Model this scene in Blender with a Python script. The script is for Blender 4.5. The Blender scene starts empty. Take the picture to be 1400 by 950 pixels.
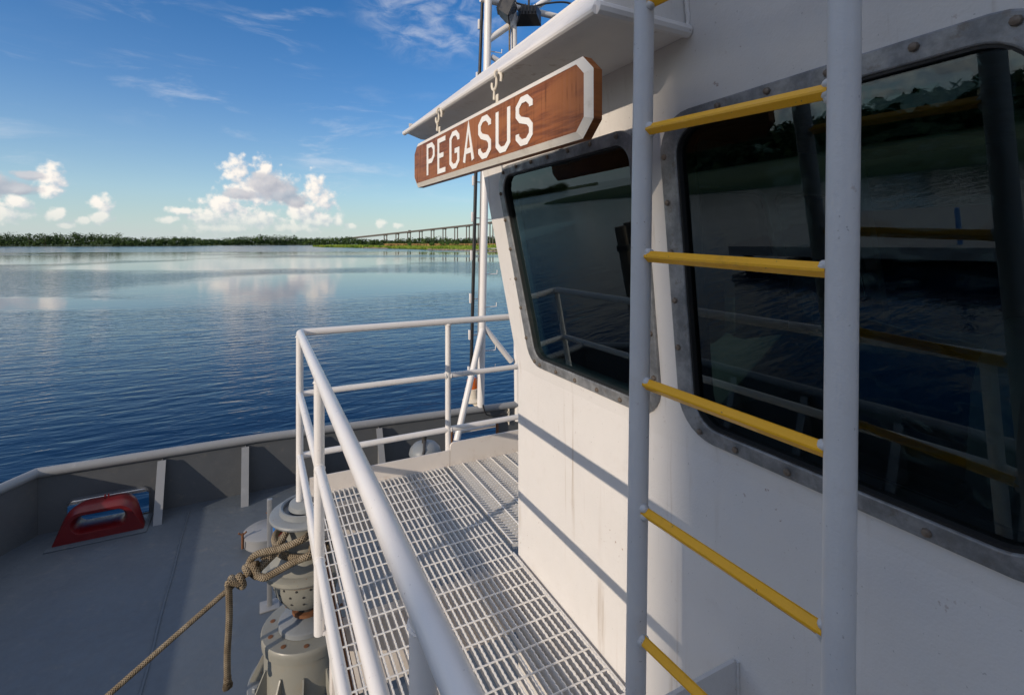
import bpy, bmesh, math, random
from mathutils import Vector, Matrix
R = math.radians
random.seed(7)
S = bpy.context.scene
COL = S.collection

# ------------------------------------------------------------------ camera
PSI = R(26.9)                       # the lens looks 26.9 degrees to starboard of the bow
CP, SP = math.cos(PSI), math.sin(PSI)
FPX, HY = 680.0, 333.0
cam = bpy.data.cameras.new('camera'); camo = bpy.data.objects.new('camera', cam); COL.objects.link(camo)
camo.location = (0, 0, 0); camo.rotation_euler = (R(90), 0, -PSI)
cam.sensor_width = 36; cam.lens = FPX/1400*36; cam.shift_y = -(475-HY)/1400
cam.clip_start = 0.03; cam.clip_end = 20000
S.camera = camo

# ------------------------------------------------------------------ light
SUNV = Vector((-1, -0.40, 0.345)).normalized()
sun = bpy.data.lights.new('sun', 'SUN'); suno = bpy.data.objects.new('sun', sun); COL.objects.link(suno)
sun.energy = 3.2; sun.angle = R(0.53); sun.color = (1.0, 0.86, 0.70)
suno.rotation_euler = (-SUNV).to_track_quat('-Z', 'Y').to_euler(); suno.location = (-30, -12, 12)
S.view_settings.view_transform = 'Standard'; S.view_settings.look = 'None'
S.view_settings.gamma = 1; S.view_settings.exposure = 0.06; S.view_settings.use_curve_mapping = False

# ------------------------------------------------------------------ node helper
class NT:
    def __init__(self, tree): self.t = tree; self.n = tree.nodes; self.l = tree.links
    def node(self, typ, **kw):
        nd = self.n.new(typ)
        for k, v in kw.items(): setattr(nd, k, v)
        return nd
    def put(self, sock, v):
        if hasattr(v, 'is_output'): self.l.new(v, sock)
        elif v is not None: sock.default_value = v
    def math(self, op, a, b=None, c=None, clamp=False):
        nd = self.node('ShaderNodeMath', operation=op, use_clamp=clamp)
        for i, v in enumerate((a, b, c)): self.put(nd.inputs[i], v)
        return nd.outputs[0]
    def vmath(self, op, a, b=None, out=0):
        nd = self.node('ShaderNodeVectorMath', operation=op)
        self.put(nd.inputs[0], a)
        if b is not None: self.put(nd.inputs[1], b)
        return nd.outputs[out]
    def noise(self, vec, scale, detail=4, rough=0.55, dims='3D', dist=0.0):
        nd = self.node('ShaderNodeTexNoise', noise_dimensions=dims)
        if vec is not None: self.put(nd.inputs['Vector'], vec)
        nd.inputs['Scale'].default_value = scale; nd.inputs['Detail'].default_value = detail
        nd.inputs['Roughness'].default_value = rough; nd.inputs['Distortion'].default_value = dist
        return nd.outputs['Fac']
    def mapping(self, vec, scale=(1, 1, 1), loc=(0, 0, 0), rot=(0, 0, 0)):
        nd = self.node('ShaderNodeMapping'); self.put(nd.inputs['Vector'], vec)
        nd.inputs['Scale'].default_value = scale; nd.inputs['Location'].default_value = loc
        nd.inputs['Rotation'].default_value = rot
        return nd.outputs[0]
    def ramp(self, fac, stops, interp='LINEAR'):
        nd = self.node('ShaderNodeValToRGB'); self.put(nd.inputs[0], fac)
        cr = nd.color_ramp; cr.interpolation = interp
        while len(cr.elements) < len(stops): cr.elements.new(0.5)
        for e, (p, c) in zip(cr.elements, stops):
            e.position = p; e.color = (c, c, c, 1) if isinstance(c, (int, float)) else (*c, 1)
        return nd.outputs[0]
    def sstep(self, v, a, b, lo=0.0, hi=1.0):
        nd = self.node('ShaderNodeMapRange', interpolation_type='SMOOTHSTEP')
        self.put(nd.inputs[0], v); nd.inputs[1].default_value = a; nd.inputs[2].default_value = b
        nd.inputs[3].default_value = lo; nd.inputs[4].default_value = hi
        return nd.outputs[0]
    def mix(self, fac, a, b, blend='MIX'):
        nd = self.node('ShaderNodeMix', data_type='RGBA', blend_type=blend)
        self.put(nd.inputs[0], fac)
        for i, v in ((6, a), (7, b)):
            self.put(nd.inputs[i], (*v, 1) if isinstance(v, tuple) and len(v) == 3 else v)
        return nd.outputs[2]
    def bump(self, h, strength=0.3, dist=0.01, normal=None, filt=None):
        nd = self.node('ShaderNodeBump'); self.put(nd.inputs['Height'], h)
        self.put(nd.inputs['Strength'], strength); self.put(nd.inputs['Distance'], dist)
        if normal is not None: self.put(nd.inputs['Normal'], normal)
        if filt is not None and 'Filter Width' in nd.inputs: nd.inputs['Filter Width'].default_value = filt
        return nd.outputs[0]

# ------------------------------------------------------------------ world: Nishita sky with cumulus and thin high cloud
def azel(px, py):
    a = math.atan((px-700)/FPX)
    return PSI + a, math.atan((HY-py)/FPX*math.cos(a))
W = bpy.data.worlds.new('World'); S.world = W; W.use_nodes = True
w = NT(W.node_tree); w.n.clear()
sky = w.node('ShaderNodeTexSky', sky_type='NISHITA'); sky.sun_disc = False
sky.sun_elevation = math.asin(SUNV.z); sky.sun_rotation = math.atan2(SUNV.x, SUNV.y)
sky.altitude = 0; sky.air_density = 1.0; sky.dust_density = 0.2; sky.ozone_density = 1.6
tc = w.node('ShaderNodeTexCoord')
sep = w.node('ShaderNodeSeparateXYZ'); w.l.new(tc.outputs['Generated'], sep.inputs[0])
az = w.math('ARCTAN2', sep.outputs[0], sep.outputs[1])
el = w.math('ARCSINE', sep.outputs[2])
cmb = w.node('ShaderNodeCombineXYZ'); w.l.new(az, cmb.inputs[0]); w.l.new(el, cmb.inputs[1])
P0 = cmb.outputs[0]
def cloud_group(name, blobs, scale, amp, around):
    g = bpy.data.node_groups.new(name, 'ShaderNodeTree')
    g.interface.new_socket('P', in_out='INPUT', socket_type='NodeSocketVector')
    g.interface.new_socket('D', in_out='OUTPUT', socket_type='NodeSocketFloat')
    q = NT(g); gi = q.node('NodeGroupInput'); go = q.node('NodeGroupOutput')
    P = gi.outputs[0]; F = None
    for (px, py, rx, ry) in blobs:
        a, e = azel(px, py)
        v = q.vmath('MULTIPLY', q.vmath('SUBTRACT', P, (a, e, 0)), (FPX/rx, FPX/ry, 0))
        d = q.math('SUBTRACT', 1.0, q.vmath('LENGTH', v, out=1))
        F = d if F is None else q.math('SMOOTH_MAX', F, d, 0.06)
    if around:                      # cumulus goes on outside the frame; unseen cover thickened to add fill light
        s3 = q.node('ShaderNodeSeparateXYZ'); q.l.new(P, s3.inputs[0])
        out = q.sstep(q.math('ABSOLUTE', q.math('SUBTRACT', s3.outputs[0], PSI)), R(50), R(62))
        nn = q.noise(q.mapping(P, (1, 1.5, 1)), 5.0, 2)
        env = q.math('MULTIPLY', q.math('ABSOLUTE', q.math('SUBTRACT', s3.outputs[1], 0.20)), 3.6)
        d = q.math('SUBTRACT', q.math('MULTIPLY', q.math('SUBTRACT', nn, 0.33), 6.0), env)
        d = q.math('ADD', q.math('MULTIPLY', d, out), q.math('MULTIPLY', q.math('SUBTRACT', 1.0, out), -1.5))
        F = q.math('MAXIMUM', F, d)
    n1 = q.noise(P, scale, 7, 0.58)
    n2 = q.node('ShaderNodeTexVoronoi', feature='SMOOTH_F1'); q.l.new(P, n2.inputs['Vector']); n2.inputs['Scale'].default_value = scale*1.3
    n2.inputs['Smoothness'].default_value = 0.6
    bil = q.math('SUBTRACT', 0.45, n2.outputs['Distance'])
    F = q.math('ADD', F, q.math('MULTIPLY', q.math('SUBTRACT', n1, 0.5), amp))
    F = q.math('ADD', F, q.math('MULTIPLY', bil, amp*0.55))
    F = q.math('ADD', F, q.math('MULTIPLY', q.math('SUBTRACT', q.noise(P, scale*2.9, 4, 0.6), 0.5), amp*0.34))
    q.l.new(F, go.inputs[0])
    return g
white = [(322,234,19,24),(360,232,15,22),(345,262,40,26),(304,280,30,22),(286,298,34,16),(345,300,60,22),(415,290,38,30),(430,258,22,26),(440,275,24,24),
         (428,300,44,20),(372,252,30,24),(310,312,50,10),(405,312,50,10),
         (138,280,13,15),(137,296,13,13),(70,242,17,17),(68,258,12,12),(20,278,18,12),(8,292,22,12),(78,294,13,9),(114,302,9,6),(90,308,10,5),
         (462,304,10,9),(480,308,12,7),(520,306,10,8),(545,309,10,6),(250,288,26,6),(230,300,16,6)]
grey = [(385,262,36,20),(362,252,26,20),(402,274,26,14),(330,266,30,10),(15,258,30,9),(40,240,18,7),(-40,250,50,16)]
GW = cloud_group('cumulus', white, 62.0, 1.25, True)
GG = cloud_group('shaded_cumulus', grey, 38.0, 0.8, False)
def density(g, P):
    nd = w.node('ShaderNodeGroup'); nd.node_tree = g; w.put(nd.inputs[0], P); return nd.outputs[0]
def cloud(g, a, b, k):
    d0 = density(g, P0); d1 = density(g, w.vmath('ADD', P0, (-0.012, 0.009, 0)))
    lit = w.math('ADD', 0.55, w.math('MULTIPLY', w.math('SUBTRACT', d0, d1), k), clamp=True)
    return w.sstep(d0, a, b), lit
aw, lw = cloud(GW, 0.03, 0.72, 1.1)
ag, lg = cloud(GG, 0.12, 0.52, 0.8)
cw = w.mix(lw, (0.55, 0.58, 0.65), (1.0, 0.93, 0.85))
cg = w.mix(lg, (0.30, 0.34, 0.43), (0.62, 0.61, 0.64))
fade = w.sstep(el, 0.005, 0.075, 0.22, 0.97)
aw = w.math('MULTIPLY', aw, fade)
# thin high cloud
ci = w.noise(w.mapping(P0, (2.0, 9.0, 1), rot=(0, 0, R(-14))), 2.6, 6, 0.62, dist=0.5)
ci2 = w.noise(w.mapping(P0, (1.0, 1.6, 1), (3.1, 1.7, 0)), 2.2, 3)
cir = w.math('MULTIPLY', w.sstep(ci, 0.50, 0.78), w.sstep(ci2, 0.40, 0.66))
cir = w.math('MULTIPLY', cir, w.sstep(el, 0.02, 0.12))
cir = w.math('MULTIPLY', cir, 0.55)
ac = w.noise(w.mapping(sep.outputs[2] if False else tc.outputs['Generated'], (1, 1, 1), (2.3, 0.4, 1.1)), 3.2, 7, 0.6)      # unseen broken cloud added overhead for neutral fill light, thinning towards the horizon
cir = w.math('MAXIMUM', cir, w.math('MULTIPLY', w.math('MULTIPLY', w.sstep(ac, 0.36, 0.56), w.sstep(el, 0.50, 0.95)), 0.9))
wa0, we0 = azel(600, 22); wsp = w.math('SUBTRACT', 1.0, w.vmath('LENGTH', w.vmath('MULTIPLY', w.vmath('SUBTRACT', P0, (wa0, we0, 0)), (FPX/130, FPX/70, 0)), out=1), clamp=True)
wn = w.noise(w.mapping(P0, (1.0, 2.2, 1), rot=(0, 0, R(-20))), 16.0, 6, 0.62, dist=0.6)
cir = w.math('MAXIMUM', cir, w.math('MULTIPLY', w.math('MULTIPLY', w.sstep(wn, 0.36, 0.80), w.sstep(wsp, 0.0, 0.6)), 0.42))
bsky = w.node('ShaderNodeBackground')
hsv = w.node('ShaderNodeHueSaturation'); hsv.inputs['Saturation'].default_value = 1.75; w.l.new(sky.outputs[0], hsv.inputs['Color'])
skc = w.mix(1.0, hsv.outputs[0], (0.58, 0.97, 1.20), 'MULTIPLY')          # polarised, cool daylight
hz = w.math('POWER', 2.718, w.math('MULTIPLY', w.math('ABSOLUTE', el), -1/R(10.0)))     # pale humid air low down, the same all round
skc = w.mix(w.math('MULTIPLY', hz, 0.84), skc, (5.25, 5.65, 6.4))
w.l.new(skc, bsky.inputs[0]); bsky.inputs[1].default_value = 0.112
def over(base, col, alpha):
    b = w.node('ShaderNodeBackground'); w.put(b.inputs[0], (*col, 1) if isinstance(col, tuple) else col); b.inputs[1].default_value = 1.0
    m = w.node('ShaderNodeMixShader'); w.put(m.inputs[0], alpha); w.l.new(base, m.inputs[1]); w.l.new(b.outputs[0], m.inputs[2]); return m.outputs[0]
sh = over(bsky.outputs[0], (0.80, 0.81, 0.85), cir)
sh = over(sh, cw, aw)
sh = over(sh, cg, w.math('MULTIPLY', ag, 0.85))
wo = w.node('ShaderNodeOutputWorld'); w.l.new(sh, wo.inputs[0])

# ------------------------------------------------------------------ materials
MATS = {}
def mat(name):
    m = bpy.data.materials.new(name); m.use_nodes = True; MATS[name] = m
    t = NT(m.node_tree); b = m.node_tree.nodes['Principled BSDF']
    return m, t, b
def setp(t, b, **kw):
    for k, v in kw.items():
        s = b.inputs[k.replace('_', ' ')]
        if isinstance(v, tuple) and len(v) == 3 and s.type == 'RGBA': v = (*v, 1)
        t.put(s, v)
def objco(t): return t.node('ShaderNodeTexCoord').outputs['Object']
def worldco(t): return t.node('ShaderNodeNewGeometry').outputs['Position']

def paint(name, base, rough=0.38, dirt=(0.45, 0.36, 0.27), dirt_amt=0.25, rust=0.0, bump=0.12, streak=0.0, vary=0.06, spec=0.5, chips=0.0):
    m, t, b = mat(name); p = worldco(t)
    c = t.mix(t.noise(p, 2.3, 5, 0.6), tuple(x*(1-vary) for x in base), tuple(min(1, x*(1+vary)) for x in base))
    n = t.noise(p, 9.0, 8, 0.68)
    c = t.mix(t.math('MULTIPLY', t.sstep(n, 0.54, 0.80), dirt_amt), c, dirt)
    if streak:
        s = t.noise(t.mapping(p, (26, 26, 1.1)), 1.0, 5, 0.6)
        s2 = t.noise(t.mapping(p, (3, 3, 2.0), (5, 2, 1)), 1.0, 2)
        c = t.mix(t.math('MULTIPLY', t.math('MULTIPLY', t.sstep(s, 0.54, 0.74), t.sstep(s2, 0.42, 0.64)), streak), c, (0.36, 0.27, 0.19))
    if rust:
        r = t.noise(p, 46, 3, 0.6); r2 = t.noise(t.mapping(p, (1, 1, 1), (7, 3, 1)), 3.5, 3)
        rf = t.math('MULTIPLY', t.sstep(r, 0.66, 0.72), t.sstep(r2, 0.52, 0.66))
        c = t.mix(t.math('MULTIPLY', rf, rust), c, (0.20, 0.075, 0.025))
    if chips:
        r = t.noise(p, 120, 2, 0.5)
        c = t.mix(t.math('MULTIPLY', t.sstep(r, 0.735, 0.76), chips), c, (0.09, 0.07, 0.06))
    h = t.math('ADD', t.noise(p, 7, 3), t.math('MULTIPLY', t.noise(p, 160, 3), 0.18))
    setp(t, b, Base_Color=c, Roughness=t.sstep(t.noise(p, 14, 5), 0.3, 0.7, rough-0.07, rough+0.12), Normal=t.bump(h, bump, 0.02), Specular_IOR_Level=spec)
    return m
WHITE = (0.78, 0.76, 0.73)
paint('wall_paint', (0.70, 0.672, 0.64), 0.42, dirt_amt=0.16, rust=0.6, streak=0.6, bump=0.22, chips=0.35)
paint('rail_paint', (0.74, 0.712, 0.685), 0.34, dirt_amt=0.16, rust=0.55, bump=0.10, chips=0.5)
paint('ladder_paint', (0.60, 0.585, 0.57), 0.36, dirt_amt=0.28, rust=0.9, bump=0.24, chips=0.4)
paint('grating_paint', (0.70, 0.68, 0.65), 0.5, dirt=(0.30, 0.20, 0.12), dirt_amt=0.45, rust=0.5, bump=0.2)
paint('toe_paint', (0.74, 0.68, 0.62), 0.5, dirt=(0.45, 0.32, 0.22), dirt_amt=0.35, rust=0.6)
paint('yellow_paint', (0.88, 0.43, 0.006), 0.42, dirt=(0.42, 0.19, 0.015), dirt_amt=0.5, bump=0.3, chips=0.8)
paint('deck_paint', (0.088, 0.106, 0.126), 0.48, dirt=(0.20, 0.19, 0.17), dirt_amt=0.45, rust=0.35, bump=0.25, vary=0.14)
paint('bulwark_paint', (0.092, 0.098, 0.104), 0.45, dirt_amt=0.15, rust=0.4, bump=0.2)
paint('cap_paint', (0.245, 0.25, 0.255), 0.4, dirt=(0.6, 0.6, 0.6), dirt_amt=0.22, rust=0.4)
paint('capstan_paint', (0.25, 0.245, 0.21), 0.42, dirt=(0.30, 0.22, 0.13), dirt_amt=0.35, rust=0.8)
paint('capstan_top_paint', (0.20, 0.215, 0.225), 0.42, dirt=(0.26, 0.20, 0.15), dirt_amt=0.35, rust=0.8)
paint('red_paint', (0.135, 0.005, 0.007), 0.35, dirt=(0.10, 0.02, 0.02), dirt_amt=0.4)
paint('rusty_steel', (0.16, 0.065, 0.025), 0.8, dirt=(0.30, 0.13, 0.04), dirt_amt=0.7)
paint('dark_steel', (0.035, 0.033, 0.032), 0.5, dirt_amt=0.2)
paint('black_plastic', (0.012, 0.012, 0.013), 0.4, dirt_amt=0.02)
paint('rubber', (0.010, 0.010, 0.010), 0.55, dirt_amt=0.05)
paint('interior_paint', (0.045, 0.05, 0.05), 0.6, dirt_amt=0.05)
paint('interior_pale', (0.20, 0.21, 0.21), 0.5, dirt_amt=0.05)
paint('concrete', (0.36, 0.33, 0.30), 0.8, dirt=(0.18, 0.16, 0.14), dirt_amt=0.5)
paint('pier_concrete', (0.125, 0.112, 0.10), 0.85, dirt=(0.12, 0.11, 0.10), dirt_amt=0.5)
paint('timber', (0.16, 0.12, 0.085), 0.8, dirt=(0.07, 0.06, 0.05), dirt_amt=0.5)
paint('blue_plastic', (0.02, 0.16, 0.5), 0.4, dirt_amt=0.05)
paint('building_paint', (0.42, 0.40, 0.37), 0.7, dirt_amt=0.2)
paint('hook_paint', (0.66, 0.60, 0.50), 0.5, dirt=(0.35, 0.2, 0.08), dirt_amt=0.5, rust=0.7)
paint('letter_paint', (0.80, 0.78, 0.74), 0.5, dirt=(0.45, 0.30, 0.2), dirt_amt=0.35)
paint('border_paint', (0.70, 0.66, 0.59), 0.55, dirt=(0.30, 0.24, 0.17), dirt_amt=0.5, bump=0.3)

m, t, b = mat('frame_metal'); p = worldco(t)
c = t.mix(t.sstep(t.noise(p, 11, 8, 0.7), 0.35, 0.68), (0.17, 0.175, 0.18), (0.33, 0.335, 0.34))
c = t.mix(t.math('MULTIPLY', t.sstep(t.noise(p, 34, 5, 0.7), 0.56, 0.68), 0.5), c, (0.16, 0.13, 0.10))
setp(t, b, Base_Color=c, Metallic=0.45, Roughness=t.sstep(t.noise(p, 20, 5), 0.3, 0.7, 0.38, 0.62), Normal=t.bump(t.noise(p, 60, 4), 0.12, 0.01))
m, t, b = mat('bolt_metal'); p = worldco(t)
setp(t, b, Base_Color=t.mix(t.noise(p, 90, 3), (0.12, 0.085, 0.06), (0.26, 0.22, 0.18)), Metallic=0.5, Roughness=0.5)

m, t, b = mat('varnished_wood'); o = objco(t)
g1 = t.noise(t.mapping(o, (7, 1, 90)), 1.0, 6, 0.62, dist=0.6)
g2 = t.noise(t.mapping(o, (2.2, 1, 7)), 1.0, 4, 0.55, dist=1.0)
c = t.mix(t.sstep(g1, 0.3, 0.72), (0.105, 0.030, 0.009), (0.30, 0.095, 0.025))
c = t.mix(t.sstep(g2, 0.40, 0.66), c, (0.30, 0.105, 0.028), 'MIX')
v1 = t.noise(t.mapping(o, (75, 1, 3.2)), 1.0, 5, 0.6)
v2 = t.noise(t.mapping(o, (4, 1, 9), (3, 1, 1)), 1.0, 3)
c = t.mix(t.math('MULTIPLY', t.math('MULTIPLY', t.sstep(v1, 0.50, 0.70), t.sstep(v2, 0.42, 0.62)), 0.75), c, (0.055, 0.014, 0.006))
setp(t, b, Base_Color=c, Roughness=t.sstep(v1, 0.3, 0.7, 0.34, 0.55), Normal=t.bump(g1, 0.12, 0.004), Specular_IOR_Level=0.3)

# glass: outer sheet true, inner sheet slightly wavy as laminated panes are
def glass(name, wavy, tint):
    m, t, b = mat(name); m.node_tree.nodes.remove(b)
    out = m.node_tree.nodes['Material Output']
    tr = t.node('ShaderNodeBsdfTransparent'); tr.inputs[0].default_value = (*tint, 1)
    gl = t.node('ShaderNodeBsdfGlossy'); gl.inputs['Roughness'].default_value = 0.012; gl.inputs[0].default_value = (0.78, 0.93, 1.0, 1)
    fr = t.node('ShaderNodeFresnel'); fr.inputs['IOR'].default_value = 1.7
    if wavy:
        p = worldco(t)
        nb = t.bump(t.noise(t.mapping(p, (1, 1, 1.6)), 5.5, 2, 0.4), 1.0, 0.006)
        t.l.new(nb, gl.inputs['Normal'])
    mx = t.node('ShaderNodeMixShader'); t.l.new(fr.outputs[0], mx.inputs[0]); t.l.new(tr.outputs[0], mx.inputs[1]); t.l.new(gl.outputs[0], mx.inputs[2])
    t.l.new(mx.outputs[0], out.inputs['Surface'])
glass('glass_outer', False, (0.44, 0.55, 0.56)); glass('glass_inner', True, (0.70, 0.80, 0.80))
m, t, b = mat('amber_lens'); setp(t, b, Base_Color=(0.75, 0.16, 0.01), Roughness=0.12, Transmission_Weight=0.4)
m, t, b = mat('lamp_glass'); setp(t, b, Base_Color=(0.35, 0.36, 0.38), Roughness=0.1, Metallic=0.6)

# rope: braid from the tube's own uv (u metres along, v round)
m, t, b = mat('rope'); uv = t.node('ShaderNodeTexCoord').outputs['UV']
su = t.node('ShaderNodeSeparateXYZ'); t.l.new(uv, su.inputs[0])
U = t.math('MULTIPLY', su.outputs[0], 520.0); V = t.math('MULTIPLY', su.outputs[1], 2*math.pi*6)
wa = t.math('SINE', t.math('ADD', U, V)); wb = t.math('SINE', t.math('SUBTRACT', U, V))
br = t.math('MAXIMUM', wa, wb)
n = t.noise(worldco(t), 14, 6, 0.65)
c = t.mix(t.sstep(n, 0.35, 0.65), (0.26, 0.20, 0.13), (0.46, 0.38, 0.27))
c = t.mix(t.sstep(br, 0.6, 0.0, 0, 0.85), c, (0.05, 0.033, 0.018))
setp(t, b, Base_Color=c, Roughness=0.9, Specular_IOR_Level=0.15, Normal=t.bump(br, 0.9, 0.004))

# water
m, t, b = mat('water'); p = worldco(t)
sp = t.node('ShaderNodeSeparateXYZ'); t.l.new(p, sp.inputs[0])
dd = t.math('ADD', t.math('MULTIPLY', sp.outputs[0], SP), t.math('MULTIPLY', sp.outputs[1], CP))
rr = t.math('SUBTRACT', t.math('MULTIPLY', sp.outputs[0], CP), t.math('MULTIPLY', sp.outputs[1], SP))
calm = None
for (cr, cd, ar, ad) in [(-21, 58, 21, 21), (-60, 110, 46, 34), (-140, 150, 75, 60), (-30, 140, 60, 26), (-42, 37, 18, 5), (-70, 230, 200, 42), (120, 160, 60, 30), (-150, 40, 60, 20)]:
    e = t.math('ADD', t.math('POWER', t.math('DIVIDE', t.math('SUBTRACT', rr, cr), ar), 2.0), t.math('POWER', t.math('DIVIDE', t.math('SUBTRACT', dd, cd), ad), 2.0))
    e = t.math('SUBTRACT', 1.0, e)
    calm = e if calm is None else t.math('MAXIMUM', calm, e)
nz = t.noise(t.mapping(p, (1, 1, 1)), 0.045, 4, 0.55)
calm = t.math('ADD', t.math('MAXIMUM', calm, -1.2), t.math('MULTIPLY', t.math('SUBTRACT', nz, 0.5), 1.7))
rip = t.sstep(calm, 0.55, -0.40)                       # 1 where wind ripples the water, 0 in the slicks
w1 = t.noise(t.mapping(p, (0.75, 2.1, 1), rot=(0, 0, PSI+R(8))), 1.25, 3, 0.5, dist=0.4)
w2 = t.noise(t.mapping(p, (0.7, 1.9, 1), rot=(0, 0, PSI-R(10))), 0.36, 3, 0.5)
w3 = t.noise(t.mapping(p, (1.0, 1.5, 1), rot=(0, 0, R(40))), 6.0, 3, 0.5)
hgt = t.math('ADD', t.math('MULTIPLY', w2, 0.8), t.math('ADD', t.math('MULTIPLY', w1, 0.8), t.math('MULTIPLY', w3, 0.045)))
far = t.sstep(dd, 15, 160)
bs = t.math('ADD', 0.018, t.math('MULTIPLY', t.math('MULTIPLY', rip, 0.15), t.math('ADD', 1.0, t.math('MULTIPLY', far, 1.4))))
far = t.sstep(dd, 15, 160)
setp(t, b, Base_Color=(0.001, 0.010, 0.033), IOR=1.333, Specular_IOR_Level=0.5,
     Roughness=t.math('ADD', 0.02, t.math('MULTIPLY', t.math('MULTIPLY', rip, far), 0.08)),
     Normal=t.bump(hgt, bs, 0.26, filt=0.04))

def leafmat(name, a, bb, scale):
    m, t, b = mat(name); p = worldco(t)
    r = t.node('ShaderNodeObjectInfo').outputs['Random']
    n = t.noise(p, scale, 4, 0.6)
    setp(t, b, Base_Color=t.mix(t.sstep(n, 0.35, 0.66), a, bb), Roughness=0.7, Specular_IOR_Level=0.2)
leafmat('forest_leaf', (0.022, 0.05, 0.012), (0.07, 0.115, 0.028), 0.06)
leafmat('bush_leaf', (0.045, 0.10, 0.018), (0.10, 0.17, 0.035), 0.5)
leafmat('grass_blade', (0.11, 0.20, 0.018), (0.27, 0.33, 0.05), 0.06)
leafmat('bank_grass', (0.045, 0.085, 0.022), (0.085, 0.12, 0.035), 0.06)
leafmat('dry_reed', (0.36, 0.23, 0.085), (0.50, 0.33, 0.13), 0.2)
leafmat('land', (0.06, 0.09, 0.025), (0.13, 0.15, 0.05), 0.03)
leafmat('bark', (0.06, 0.045, 0.035), (0.11, 0.09, 0.07), 2.0)
leafmat('rock', (0.20, 0.16, 0.13), (0.40, 0.33, 0.27), 0.7)

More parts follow.
